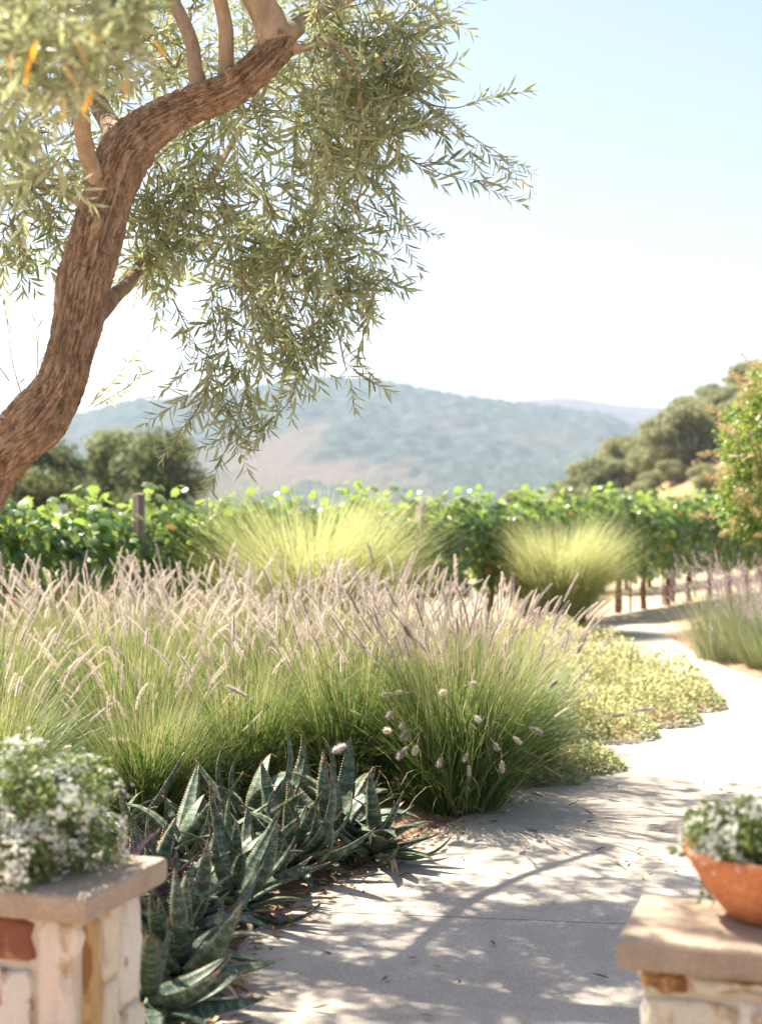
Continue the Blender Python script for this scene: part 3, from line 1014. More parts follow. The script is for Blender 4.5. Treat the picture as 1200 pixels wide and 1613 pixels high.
FL = []
for i, (L, w, dr) in enumerate([(.07, .1, -.12), (.055, .13, .1), (.085, .09, -.2), (.04, .2, .12)]):
    lv, lt = lance(w, .5, dr)
    FL.append(mesh('fallen_leaf', lv * L, lt, M['fallen_leaf']))
cnt = 0
while cnt < 64:
    i = r.integers(24, 70)
    f = r.uniform(0.02, 1) ** 1.4
    p = LEc[i] * (1 - f) + REc[i] * f
    if p[1] < 4.5 or abs(p[0]) / p[1] > 0.25:
        continue
    o = mobj('fallen_leaf', FL[cnt % 4])
    o.location = (p[0], p[1], 0.041)
    o.rotation_euler = (r.normal(0, .12), r.normal(0, .15), r.uniform(0, 6.28))
    tag(o, 'narrow dry leaf fallen on the concrete path', 'leaf', 'dry leaves scattered on the path')
    cnt += 1

# ------------------------------------------------------------------ stone pillars
PA = R(-18)
PU = Vector((math.cos(PA), math.sin(PA), 0))
PV = Vector((-math.sin(PA), math.cos(PA), 0))


def stone_mesh(u0, u1, v0, v1, thick, seed, gap=0.007):
    """irregular dressed stone in face coordinates: x along the face, z up, -y out of the face; origin at its middle"""
    r = np.random.default_rng(seed)
    cx, cz = (u0 + u1) / 2, (v0 + v1) / 2
    hw, hh = (u1 - u0) / 2 - gap, (v1 - v0) / 2 - gap
    pts = []
    for (ax, az), (bx, bz) in zip([(-1, -1), (1, -1), (1, 1), (-1, 1)], [(1, -1), (1, 1), (-1, 1), (-1, -1)]):
        for f in (0.08, 0.36, 0.64, 0.92):
            x = (ax * (1 - f) + bx * f) * hw
            z = (az * (1 - f) + bz * f) * hh
            pts.append([x + r.normal(0, .007), z + r.normal(0, .007)])
    pts = np.array(pts)
    n = len(pts)
    ins = 1 - 0.011 / max(hw, 0.02), 1 - 0.011 / max(hh, 0.02)
    V = [[p[0], 0.01, p[1]] for p in pts] + [[p[0], -thick + .008, p[1]] for p in pts]
    V += [[p[0] * ins[0], -thick + r.normal(0, .004), p[1] * ins[1]] for p in pts]
    V += [[p[0] * .5, -thick - abs(r.normal(0, .006)), p[1] * .5] for p in pts] + [[0, -thick - .002, 0]]
    t = []
    for k in range(3):
        for j in range(n):
            a, b = k * n + j, k * n + (j + 1) % n
            t += [[a, b, b + n], [a, b + n, a + n]]
    t += [[3 * n + j, 3 * n + (j + 1) % n, 4 * n] for j in range(n)]
    return mesh('stone', V, t, M['stone_cream']), cx, cz


def box_bev(w, d, h, b, rough=0.0, seed=0, seg=14):
    """slab with softened, slightly chipped edges; origin at the middle of its underside"""
    r = np.random.default_rng(seed)
    outline = []
    c = [(-w / 2, -d / 2), (w / 2, -d / 2), (w / 2, d / 2), (-w / 2, d / 2)]
    for i in range(4):
        a, q = np.array(c[i]), np.array(c[(i + 1) % 4])
        for f in np.linspace(0, 1, seg, endpoint=False):
            outline.append(a * (1 - f) + q * f)
    o = np.array(outline)
    n = len(o)
    ch = fbm(o[:, 0] * 14 + 5, o[:, 1] * 14 + seed, 3, seed) - .5
    shr = lambda k: np.stack([o[:, 0] * (1 - 2 * k / w), o[:, 1] * (1 - 2 * k / d)], 1)
    layers = [(shr(b * .8), 0), (shr(0 + rough * np.abs(ch)[:].mean()), b), (o * (1 - (rough * ch)[:, None] * .6), h * .5), (shr(0), h - b), (shr(b * .35), h - b * .3), (shr(b), h), (shr(min(w, d) * .3), h + 0.0006)]
    V = np.concatenate([np.column_stack([p, np.full(n, z)]) for p, z in layers] + [np.array([[0, 0, h + .0008]]), np.array([[0, 0, 0]])])
    t = []
    for k in range(len(layers) - 1):
        for j in range(n):
            a, q = k * n + j, k * n + (j + 1) % n
            t += [[a, q, q + n], [a, q + n, a + n]]
    L = len(layers)
    t += [[(L - 1) * n + j, (L - 1) * n + (j + 1) % n, L * n] for j in range(n)]
    t += [[(j + 1) % n, j, L * n + 1] for j in range(n)]
    return V, np.array(t)


CAP_Z, CAP_H = 0.65, 0.07


def pillar(name, corner, left_corner, W, D, front, side, label):
    """corner: the cap's front corner towards the path; W along the face, D deep"""
    c = Vector((*corner, 0)) + PU * (W / 2 if left_corner else -W / 2) + PV * (D / 2)
    root = empty(name, (c.x, c.y, 0), PA)
    tag(root, label, 'pillar', 'stone pillars flanking the path')
    ov = 0.05
    w, d = W - 2 * ov, D - 2 * ov
    v, t = box_bev(w - .012, d - .012, CAP_Z - CAP_H, .004)
    mobj('core', mesh('core', v, t, M['mortar'], smooth=False), root)
    v, t = box_bev(W, D, CAP_H, .011, rough=.012, seed=int(W * 100 + corner[0] * 50))
    mobj('cap', mesh('cap', v, t, M['cap_stone'], smooth=False), root, (0, 0, CAP_Z - CAP_H))
    H = CAP_Z - CAP_H - 0.004
    k = 0
    for face, lay in (('front', front), ('side', side)):
        for (u0, u1, a, b, mt) in lay:
            # a, b measured down from the cap; u measured from the path-side front corner
            me, cx, cz = stone_mesh(u0, u1, H - b, H - a,   .022 + .012 * ((k * 7) % 5) / 5, 400 + k + int(corner[0] * 10))
            me.materials[0] = M[mt]
            o = mobj('stone', me, root)
            k += 1
            sgn = 1 if left_corner else -1
            if face == 'front':
                o.matrix_local = Matrix.Translation((sgn * (-w / 2 + cx), -d / 2 + .021, cz))
            else:
                # side facing the path
                rot = Matrix.Rotation(R(-90) if left_corner else R(90), 4, 'Z')
                o.matrix_local = Matrix.Translation((sgn * (-w / 2 + .021), -d / 2 + .022 + cx, cz)) @ rot
    return root, c


LC = at(135, 1415, 3.6)
pl, cL = pillar('stone_pillar', (LC.x, LC.y), False, 0.6, 0.45,
                [(0.0, .12, 0, .36, 'stone_pink'), (.12, .27, 0, .125, 'stone_brown'), (.12, .3, .125, .36, 'stone_white'), (.27, .5, 0, .125, 'stone_cream'), (.3, .5, .125, .3, 'stone_pink'),
                 (.3, .5, .3, .57, 'stone_cream'), (0, .16, .36, .57, 'stone_cream'), (.16, .3, .36, .57, 'stone_ochre')],
                [(0.0, .1, 0, .34, 'stone_ochre'), (.1, .2, 0, .2, 'stone_cream'), (.2, .325, 0, .3, 'stone_white'), (.1, .2, .2, .4, 'stone_cream'), (.2, .325, .3, .57, 'stone_cream'),
                 (0, .1, .34, .57, 'stone_pink'), (.1, .2, .4, .57, 'stone_cream')],
                'stone pillar with a square tan cap beside the aloes')
RC = at(970, 1478, 3.26)
pr, cR = pillar('stone_pillar', (RC.x, RC.y), True, 0.62, 0.40,
                [(0.0, .1, 0, .06, 'stone_ochre'), (0.1, .3, 0, .05, 'stone_cream'), (0, .2, .06, .2, 'stone_cream'), (.2, .36, .05, .2, 'stone_white'), (.3, .52, 0, .05, 'stone_ochre'), (.36, .52, .05, .26, 'stone_pink'),
                 (0, .14, .2, .4, 'stone_pink'), (.14, .36, .2, .36, 'stone_cream'), (.14, .36, .36, .57, 'stone_white'), (.36, .52, .26, .57, 'stone_cream'), (0, .14, .4, .57, 'stone_ochre')],
                [(0.0, .16, 0, .075, 'stone_pink'), (.16, .275, 0, .15, 'stone_cream'), (0, .16, .075, .3, 'stone_white'), (.16, .275, .15, .35, 'stone_ochre'), (0, .16, .3, .57, 'stone_cream'), (.16, .275, .35, .57, 'stone_pink')],
                'stone pillar with a tan cap under the orange terracotta bowl')


# ------------------------------------------------------------------ terracotta bowls and white flowers
def bowl(loc, rim, h, label):
    prof = [(0.0, 0.0), (rim * .42, 0.0), (rim * .46, .004), (rim * .6, h * .2), (rim * .78, h * .48), (rim * .92, h * .78), (rim * .955, h * .84), (rim * .965, h * .86), (rim * 1.0, h * .88), (rim * 1.012, h * .94), (rim * 1.0, h * .99),
            (rim * .97, h), (rim * .93, h * .985), (rim * .91, h * .9), (rim * .8, h * .6)]
    rimprof = [(rim * .93, h * .86), (rim * 1.0, h * .88), (rim * 1.014, h * .94), (rim * 1.0, h * .99), (rim * .97, h), (rim * .93, h * .985), (rim * .905, h * .9)]
    prof = prof[:7] + [(rim * .95, h * .9), (rim * .915, h * .9), (rim * .8, h * .6)]
    seg = 56
    th = np.linspace(0, 2 * np.pi, seg, endpoint=False)
    V = np.concatenate([np.stack([np.cos(th) * p[0], np.sin(th) * p[0], np.full(seg, p[1])], 1) for p in prof])
    t = []
    for k in range(len(prof) - 1):
        for j in range(seg):
            a, b = k * seg + j, k * seg + (j + 1) % seg
            t += [[a, b, b + seg], [a, b + seg, a + seg]]
    root = empty('terracotta_bowl', loc)
    tag(root, label, 'planter', 'terracotta bowls on the pillars')
    body = mobj('bowl_body', mesh('bowl_body', V, t, M['terracotta']), root)
    V = np.concatenate([np.stack([np.cos(th) * p[0], np.sin(th) * p[0], np.full(seg, p[1])], 1) for p in rimprof])
    t = [q for k in range(len(rimprof) - 1) for j in range(seg) for q in ([k * seg + j, k * seg + (j + 1) % seg, (k + 1) * seg + (j + 1) % seg], [k * seg + j, (k + 1) * seg + (j + 1) % seg, (k + 1) * seg + j])]
    mobj('rim', mesh('rim', V, t, M['terracotta']), body)
    rr = rim * .86
    V = np.concatenate([np.stack([np.cos(th) * rr, np.sin(th) * rr, np.full(seg, h * .8)], 1), [[0, 0, h * .86]]])
    mobj('potting_soil', mesh('potting_soil', V, [[j, (j + 1) % seg, seg] for j in range(seg)], M['potting_soil']), root)


def flower_mesh(nblossoms, seed):
    """a small cluster of five-petalled white blossoms, +z outwards"""
    r = np.random.default_rng(seed)
    acc = Acc()
    for q in range(nblossoms):
        off = np.array([r.normal(0, .018), r.normal(0, .018), r.uniform(-.006, .006)]) * (q > 0)
        V = [[0, 0, 0.001]]
        for k in range(5):
            for da, rad in ((-.5, .0026), (-.32, .0064), (.32, .0064), (.5, .0026)):
                a = k * 2 * np.pi / 5 + da
                V.append([math.cos(a) * rad, math.sin(a) * rad, .0015 if rad > .004 else .0])
        t = []
        for k in range(5):
            b = 1 + k * 4
            t += [[0, b, b + 1], [0, b + 1, b + 2], [0, b + 2, b + 3]]
        acc.add(np.array(V) + off, t, 0)
    return acc.mesh('flower', [M['petal']])


FLW = [flower_mesh(n, 70 + n) for n in (4, 8, 11, 14)]


def potted_plant(loc, rx, rz_, rim_z, nl, nf, label, seed, trail=0.6, cover=0.5):
    """mounded trailing plant: foliage stuff and single white flowers"""
    r = np.random.default_rng(seed)
    root = empty('flowering_plant', loc)
    tag(root, label, 'flowering plant', 'white flowering plants in bowls')
    acc = Acc()

    def shell(n, lo, hi):
        th = r.uniform(0, 2 * np.pi, n)
        el = np.arcsin(r.uniform(-trail, 1, n))
        dirs = np.stack([np.cos(th) * np.cos(el), np.sin(th) * np.cos(el), np.sin(el)], 1)
        lump = 0.8 + 0.35 * np.array([mnoise.noise(Vector(d * 2.6) + Vector((seed, 0, 0))) for d in dirs])
        rad = r.uniform(lo, hi, n) * lump
        pts = dirs * rad[:, None] * np.array([rx, rx, rz_])
        return pts, dirs
    P, D = shell(nl, .55, 1.08)
    dd = unit(D + rdir(nl, r) * .8 + np.array([0, 0, -.15]))
    v, t = scatter(*OVAL, frames(dd, D * .6 + rdir(nl, r) * .6 + np.array([0, 0, .4])), P, r.uniform(.012, .024, nl))
    acc.add(v, t, 0, np.repeat(r.uniform(0, 1, nl), 7))
    # stems
    for k in range(70):
        p = P[int(r.integers(0, nl))]
        q = np.array([r.normal(0, .04), r.normal(0, .04), -rz_ * .2])
        pts = catmull([q, (p + q) / 2 + np.array([0, 0, .03]), p], 3)
        v, t = tube(pts, .0012, 3, cap=False)
        acc.add(v, t, 0, .3)
    f = mobj('foliage', acc.mesh('foliage', M['potted_leaf']), root)
    f['kind'] = 'stuff'
    P, D = shell(nf, .98, 1.12)
    for p, d in zip(P, D):
        o = mobj('flower', FLW[int(r.integers(0, 4))], root)
        dv = Vector(unit(d + r.normal(0, .35, 3) + np.array([0, 0, .35])))
        s = r.uniform(.75, 1.15)
        o.matrix_local = Matrix.Translation(Vector(p)) @ dv.to_track_quat('Z', 'Y').to_matrix().to_4x4() @ Matrix.Diagonal((s, s, s, 1))
    return root


lb = at(20, 1330, 3.9)
bowl((lb.x - .03, lb.y + .02, CAP_Z + .002), 0.18, 0.14, 'terracotta bowl almost hidden under white flowers, on the pillar by the aloes')
potted_plant((lb.x + .02, lb.y, CAP_Z + .115), 0.3, 0.215, .15, 7600, 300, 'dense mound of small white flowers trailing over its bowl onto the pillar cap', 5, trail=.68)
rb = at(1212, 1440, 3.42)
bowl((rb.x, rb.y, CAP_Z + .002), 0.2, 0.165, 'wide orange terracotta bowl standing on the pillar cap, fully visible rim')
potted_plant((rb.x, rb.y, CAP_Z + .165), 0.222, 0.115, .15, 3200, 90, 'sparser grey-green plant with few white flowers in the orange bowl', 6, trail=.05)

# a trailing sprig beside the bowl
acc = Acc()
r = np.random.default_rng(8)
base = at(1108, 1350, 3.46)
for k in range(3):
    p0 = np.array(base) + np.array([0.012 * k, 0, 0])
    pts = catmull([p0, p0 + np.array([-.006 - .008 * k, 0, -.05]), p0 + np.array([-.012 + .02 * k, -.01, -.105])], 4)
    v, t = tube(pts, .0014, 4)
    acc.add(v, t, 1, .5)
    ii = r.integers(3, len(pts), 9)
    dd = unit(rdir(9, r) + np.array([0, 0, -.4]))
    v, t = scatter(*OVAL, frames(dd, rdir(9, r)), pts[ii], r.uniform(.014, .024, 9))
    acc.add(v, t, 0, np.repeat(r.uniform(.4, 1, 9), 7))
o = mobj('trailing_sprig', acc.mesh('trailing_sprig', [M['potted_leaf'], M['twig']]))
tag(o, 'thin leafy sprig trailing down beside the orange bowl', 'sprig')

# ------------------------------------------------------------------ vineyard
ROW0 = Vector((-2.25, 13.6, 0))
ROWD = Vector((7.7, 12.6, 0)).normalized()
ROWN = Vector((-ROWD.y, ROWD.x, 0))
ROWA = math.atan2(ROWD.y, ROWD.x)


def vine_leaves(r, n, low):
    x = r.uniform(-.72, .72, n)
    z = low + (1.6 - low) * r.beta(1.35, 1.0, n)
    prof = .2 + .22 * np.sin(np.clip((z - low) / (1.75 - low), 0, 1) * np.pi) ** .7
    yv = np.sign(r.normal(size=n)) * prof * np.sqrt(r.uniform(.15, 1.25, n))
    top = r.uniform(0, 1, n) < .2
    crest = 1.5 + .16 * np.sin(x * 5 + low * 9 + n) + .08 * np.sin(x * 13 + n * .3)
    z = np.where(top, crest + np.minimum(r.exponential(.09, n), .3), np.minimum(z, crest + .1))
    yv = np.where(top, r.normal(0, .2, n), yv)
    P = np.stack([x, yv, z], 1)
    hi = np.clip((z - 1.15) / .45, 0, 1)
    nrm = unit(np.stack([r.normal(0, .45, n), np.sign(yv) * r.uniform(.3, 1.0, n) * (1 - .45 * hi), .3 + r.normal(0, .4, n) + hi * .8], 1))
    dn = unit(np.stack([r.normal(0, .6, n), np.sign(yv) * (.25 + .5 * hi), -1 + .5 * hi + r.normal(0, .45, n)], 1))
    rn = np.clip(r.beta(1.6, 2.2, n) + top * .28 * r.uniform(0, 1.3, n), 0, .95)  # crest leaves lighter: young growth, plus top light put into the colour
    rn = np.where(r.uniform(0, 1, n) > .992, .98, rn)
    return P, dn, nrm, rn


VG = [mesh('leaf', GRAPE[0] * .13, GRAPE[1], M['vine_leaf'], rnd=np.full(len(GRAPE[0]), q)) for q in (.05, .25, .4, .55, .7, .85)]


def vine_variant(seed, n, low):
    r = np.random.default_rng(seed)
    P, dn, nrm, rn = vine_leaves(r, n, low)
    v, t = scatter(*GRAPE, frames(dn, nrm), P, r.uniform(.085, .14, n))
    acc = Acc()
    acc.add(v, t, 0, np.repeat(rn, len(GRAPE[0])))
    for k in range(9):     # canes
        x = r.uniform(-.6, .6)
        pts = catmull([[x * .6, 0, .85], [x, r.normal(0, .1), 1.3], [x + r.normal(0, .1), r.normal(0, .16), r.uniform(1.65, 1.95)]], 4)
        v, t = tube(pts, np.linspace(.006, .002, len(pts)), 4, cap=False)
        acc.add(v, t, 1, .5)
    fol = acc.mesh('foliage', [M['vine_leaf'], M['twig']])
    pts = catmull([[0, 0, -.05], [r.normal(0, .03), r.normal(0, .02), .3], [r.normal(0, .04), r.normal(0, .03), .6], [r.normal(0, .03), 0, .9]], 6)
    v, t = tube(pts, np.linspace(.05, .036, len(pts)), 10, bump=lambda p, o, rd: (np.array([[mnoise.noise(Vector((q[0] * 30, q[1] * 30, q[2] * 9))) for q in (pp[None] + oo * .05)] for pp, oo in zip(p, o)])) * .012)
    trunk = mesh('trunk', v, t, M['vine_bark'])
    acc = Acc()
    for sgn in (-1, 1):
        pts = catmull([[0, 0, .8], [sgn * .25, .02, .9], [sgn * .62, 0, .92]], 5)
        v, t = tube(pts, np.linspace(.03, .014, len(pts)), 7)
        acc.add(v, t, 0)
    return fol, trunk, acc.mesh('cordon', M['vine_bark'])


VINE = [vine_variant(300 + i, 940, .5) for i in range(4)]
VINE_LOW = [vine_variant(310 + i, 640, .12) for i in range(2)]
ORD = ['first', 'second', 'third', 'fourth', 'fifth', 'sixth', 'seventh', 'eighth', 'ninth', 'tenth', 'eleventh', 'twelfth', 'thirteenth', 'fourteenth', 'fifteenth', 'sixteenth', 'seventeenth', 'eighteenth',
       'nineteenth', 'twentieth', 'twenty-first', 'twenty-second', 'twenty-third', 'twenty-fourth', 'twenty-fifth', 'twenty-sixth']


def vine(p, var, k, label, group, near):
    root = empty('grape_vine', p, ROWA + (math.pi if k % 2 else 0))
    tag(root, label, 'grape vine', group)
    r = np.random.default_rng(1000 + k)
    root.scale = (1, r.uniform(.95, 1.1), r.uniform(.93, 1.0) * (1.06 if p.y > 20 else 1))
    fol, trunk, cord = var
    o = mobj('foliage', fol, root)
    o['kind'] = 'stuff'
    mobj('cordon', cord, mobj('trunk', trunk, root))
    if near:
        # single leaves on the face towards the path
        s = 1 if k % 2 else -1
        for q in range(near):
            x, z = r.uniform(-.6, .6), r.uniform(.7, 1.72)
            y = s * (.34 + r.uniform(0, .12)) * (1 - .5 * max(0, (z - 1.4) / .35))
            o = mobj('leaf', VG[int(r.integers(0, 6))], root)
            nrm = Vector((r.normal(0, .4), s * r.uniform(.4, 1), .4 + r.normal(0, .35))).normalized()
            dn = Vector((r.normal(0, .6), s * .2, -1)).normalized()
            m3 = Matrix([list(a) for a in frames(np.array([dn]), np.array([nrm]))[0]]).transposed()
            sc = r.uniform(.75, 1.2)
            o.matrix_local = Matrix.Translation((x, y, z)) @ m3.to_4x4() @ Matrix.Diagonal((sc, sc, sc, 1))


front = []
for k in range(-3, 23):
    p = ROW0 + ROWD * (k * 1.12 + .4)
    if abs(p.x / p.y) > .30:
        continue
    front.append(p)
for i, p in enumerate(front):
    vine(p, VINE[i % 4], i, '%s grape vine of the front row, counting from the olive trunk towards the lavender' % ORD[i], 'front row of vines', 70 if p.y < 18.5 else 0)
back = []
for k in range(0, 22):
    p = ROW0 + ROWD * (k * 1.3) + ROWN * 2.5
    if p.x / p.y < .14 or p.x / p.y > .29:
        continue
    back.append(p)
for i, p in enumerate(back):
    vine(p, VINE_LOW[i % 2], 60 + i, '%s grape vine of the back row glimpsed between the front trunks, counting towards the lavender' % ORD[i], 'back row of vines', 0)


def wood_post(p, h, w, label, seed):
    r = np.random.default_rng(seed)
    V, t = box_bev(w, w * .85, h, .008, rough=.02, seed=seed)
    V[:, 2] += np.where(V[:, 2] > h * .9, r.normal(0, .006, len(V)), 0)
    o = mobj('wooden_post', mesh('wooden_post', V, t, M['post_wood']))
    o.location = p
    o.rotation_euler = (R(r.normal(0, 1.2)), R(r.normal(1.5, 1.5)), ROWA + r.normal(0, .15))
    tag(o, label, 'post', 'weathered posts of the vine row')


p1 = at(217, 806, 13.05)
wood_post((p1.x, p1.y, -.02), 1.78, .088, 'weathered grey wooden post standing clear of the vine leaves below the round trees', 3)
p2 = at(660, 806, 17.2)
wood_post((p2.x, p2.y, -.02), 1.68, .085, 'weathered wooden post between the two yellow-green tussocks', 4)
for q, (px, d) in enumerate([(1058, 26.3), (975, 24.0)]):
    pp = at(px, 806, d)
    wood_post((pp.x, pp.y, -.02), 1.5, .1, ['wooden post among the vine trunks beyond the path end', 'wooden post beside the smaller yellow-green tussock'][q], 5 + q)

# irrigation hose on stakes in front of the vines
h0, h1 = at(985, 938, 23.6), at(1110, 926, 28.4)
hp = catmull([h0, (h0 + h1) / 2 + Vector((0, 0, -.03)), h1], 10)
o = mobj('irrigation_hose', mesh('irrigation_hose', *tube(hp, .012, 6), M['black_plastic']))
tag(o, 'thin black irrigation hose strung low along the vine trunks', 'hose')
for q, f in enumerate((.05, .42, .85)):
    pp = h0.lerp(h1, f)
    v, t = tube(np.array([[0, 0, -.05], [0, 0, .2], [0.004, 0, .45]]), [.02, .02, .018], 6)
    o = mobj('hose_stake', mesh('hose_stake', v, t, M['metal_stake']), None, (pp.x, pp.y, 0))
    tag(o, 'short dark stake holding the irrigation hose, %s from the tussock' % ORD[q], 'stake', 'stakes of the irrigation hose')

# ------------------------------------------------------------------ ground cover at the path bend
r = np.random.default_rng(77)
acc = Acc()
cen = []
for (x, y, h, s) in [(1.05, 9.45, .22, .32), (1.5, 10.3, .28, .38), (1.95, 11.0, .3, .38), (2.35, 11.8, .28, .36), (2.45, 12.6, .3, .36), (1.3, 11.2, .34, .42), (1.8, 12.2, .36, .42), (2.2, 13.3, .34, .4), (1.5, 13.0, .36, .42),
                     (1.7, 14.3, .36, .45), (2.2, 14.6, .34, .36), (1.9, 15.8, .36, .42), (1.2, 10.3, .34, .36), (2.0, 17.0, .3, .4), (1.5, 15.5, .36, .42), (1.4, 17.2, .35, .4), (1.25, 8.95, .12, .2), (.95, 8.6, .14, .22)]:
    nl = int(1700 * s / .4)
    rad = s * np.sqrt(r.uniform(0, 1, nl)) * 1.15
    th = r.uniform(0, 2 * np.pi, nl)
    z = h * np.maximum(.06, 1 - (rad / (s * 1.2)) ** 2) * r.uniform(.35, 1.3, nl) + .03
    P = np.stack([x + rad * np.cos(th), y + rad * np.sin(th), z], 1)
    dd = unit(np.stack([np.cos(th) * .7, np.sin(th) * .7, r.normal(.35, .5, nl)], 1) + rdir(nl, r) * .5)
    v, t = scatter(*OVAL, frames(dd, rdir(nl, r) * .7 + np.array([0, 0, .8])), P, r.uniform(.02, .046, nl))
    edge = np.clip((rad / s - .75) * 3, 0, 1)
    acc.add(v, t, 0, np.repeat(np.clip(r.beta(2.2, 1.5, nl) - edge * .35, 0, 1), 7))
    ns = 60
    for q in range(ns):
        a = r.uniform(0, 6.28)
        rr = s * r.uniform(.1, 1.0)
        hh = h * r.uniform(.7, 1.35)
        p0 = np.array([x + rr * .6 * math.cos(a), y + rr * .6 * math.sin(a), .02])
        p1_ = np.array([x + rr * 1.1 * math.cos(a), y + rr * 1.1 * math.sin(a), hh])
        v, t = tube(np.array([p0, (p0 + p1_) / 2 + np.array([0, 0, .04]), p1_]), .0018, 3, cap=False)
        acc.add(v, t, 0, .55)
gc = mobj('ground_cover', acc.mesh('ground_cover', M['cover_leaf']))
tag(gc, 'low yellow-leaved ground cover filling the bed at the path bend', 'ground cover', kind='stuff')


# ------------------------------------------------------------------ lavender
def lavender(x, y, s, label, seed, nsp=260):
    r = np.random.default_rng(seed)
    root = empty('lavender_bush', (x, y, .03))
    tag(root, label, 'lavender', 'lavender bushes beside the path')
    acc = Acc()
    v, t, rn, _, _ = blades(r, 2000, .42 * s, (.35 * s, .75 * s), (.1, .8), (-.1, .4), .006, 4)
    acc.add(v, t, 0, rn)
    f = mobj('foliage', acc.mesh('foliage', M['lavender_leaf']), root)
    f['kind'] = 'stuff'
    acc = Acc()
    v, t, rn, tip, td = blades(r, nsp, .42 * s, (.62 * s, .92 * s), (.03, .75), (0, .3), .005, 4)
    acc.add(v, t, 0, rn * .3 + .6)
    for p, d in zip(tip, td):
        nb = 16
        ff = np.linspace(0, .09, nb) + r.normal(0, .004, nb)
        P = p + d * ff[:, None]
        dd = unit(rdir(nb, r) + d * .7)
        v, t = scatter(*OVAL, frames(dd, rdir(nb, r)), P, r.uniform(.012, .02, nb))
        acc.add(v, t, 0, np.repeat(r.uniform(0, .8), nb * 7))
    f = mobj('flower_spikes', acc.mesh('flower_spikes', M['lavender_flower']), root)
    f['kind'] = 'stuff'


lavender(3.88, 15.6, 1.2, 'dried lavender bush facing the ground cover across the path', 81)
lavender(4.02, 14.6, .85, 'mauve lavender bush cut by the frame edge, in front of the dried one', 82, 200)
lavender(4.35, 16.5, 1.0, 'tall dried lavender bush under the flowering shrub with tan seed heads', 83)


# ------------------------------------------------------------------ shrub with tan seed heads
def myrtle():
    r = np.random.default_rng(91)
    bx, by = at(1278, 806, 16.5).x, 16.5
    root = empty('crape_myrtle', (bx, by, 0))
    tag(root, 'glossy green shrub tree with tan seed heads at the vine row end', 'shrub')
    acc = Acc()
    tops = []
    for k in range(7):
        a = k * 2 * math.pi / 7
        top = np.array([math.cos(a) * r.uniform(.5, .95), math.sin(a) * r.uniform(.5, .9), r.uniform(1.9, 3.1)])
        pts = catmull([[.05 * math.cos(a), .05 * math.sin(a), -.05], [top[0] * .35, top[1] * .35, 1.0], top * np.array([.8, .8, .8]), top], 5)
        v, t = tube(pts, np.linspace(.03, .008, len(pts)), 7)
        acc.add(v, t, 0)
        tops.append(top)
    mobj('trunk', acc.mesh('trunk', M['young_bark']), root)
    n = 16000
    P = []
    lob = [(0, 0, 2.2, 1.0, .85), (-.5, 0, 1.75, .6, .5), (-.46, -.1, 2.45, .62, .55), (.3, 0, 2.9, .7, .55), (-.1, -.2, 1.5, .7, .4), (-.22, 0, 3.0, .5, .45), (.3, -.4, 1.6, .7, .5), (-.1, .2, 3.5, .2, .4)]
    for i in range(n):
        c = lob[int(r.integers(0, len(lob)))]
        d = rdir(1, r)[0] * r.uniform(.45, 1.05) ** .5
        P.append([c[0] + d[0] * c[3], c[1] + d[1] * c[3], c[2] + d[2] * c[4]])
    P = np.array(P)
    dd = unit(P - np.array([0, 0, 2.0])) * .6 + rdir(n, r) * .6 + np.array([0, 0, -.35])
    v, t = scatter(*oval(.24), frames(dd, rdir(n, r) * .7 + np.array([0, 0, .8])), P, r.uniform(.05, .085, n))
    f = mobj('foliage', mesh('foliage', v, t, M['myrtle_leaf'], rnd=np.repeat(r.uniform(0, 1, n), 7)), root)
    f['kind'] = 'stuff'
    acc = Acc()
    nb = 130
    s = r.uniform(0, 1, nb)
    Q = np.stack([r.normal(0, .05, nb) * (1.1 - s), s * .26, r.normal(0, .05, nb) * (1.1 - s)], 1)
    v, t = scatter(*oval(.45, .2, .2), frames(rdir(nb, r), rdir(nb, r)), Q, r.uniform(.012, .02, nb))
    acc.add(v, t, 0, np.repeat(r.uniform(0, 1, nb), 7))
    v, t = tube(np.array([[0, -.1, 0], [0, .1, 0], [0, .26, 0]]), [.003, .002, .001], 4)
    acc.add(v, t, 0, .2)
    sh = acc.mesh('seed_head', M['seed_head'])
    for i in range(95):
        c = lob[int(r.integers(0, len(lob)))]
        d = rdir(1, r)[0]
        d[0] = -abs(d[0]) * .8
        d[1] = -abs(d[1])
        d = unit(d + np.array([-.2, 0, .35]))
        p = Vector((c[0] + d[0] * c[3] * 1.02, c[1] + d[1] * c[3], c[2] + d[2] * c[4]))
        o = mobj('seed_head', sh, root)
        sc = r.uniform(.7, 1.2)
        o.matrix_local = Matrix.Translation(p) @ Vector(d + np.array([0, 0, .3])).to_track_quat('Y', 'Z').to_matrix().to_4x4() @ Matrix.Rotation(r.uniform(0, 6), 4, 'Y') @ Matrix.Diagonal((sc, sc, sc, 1))


myrtle()


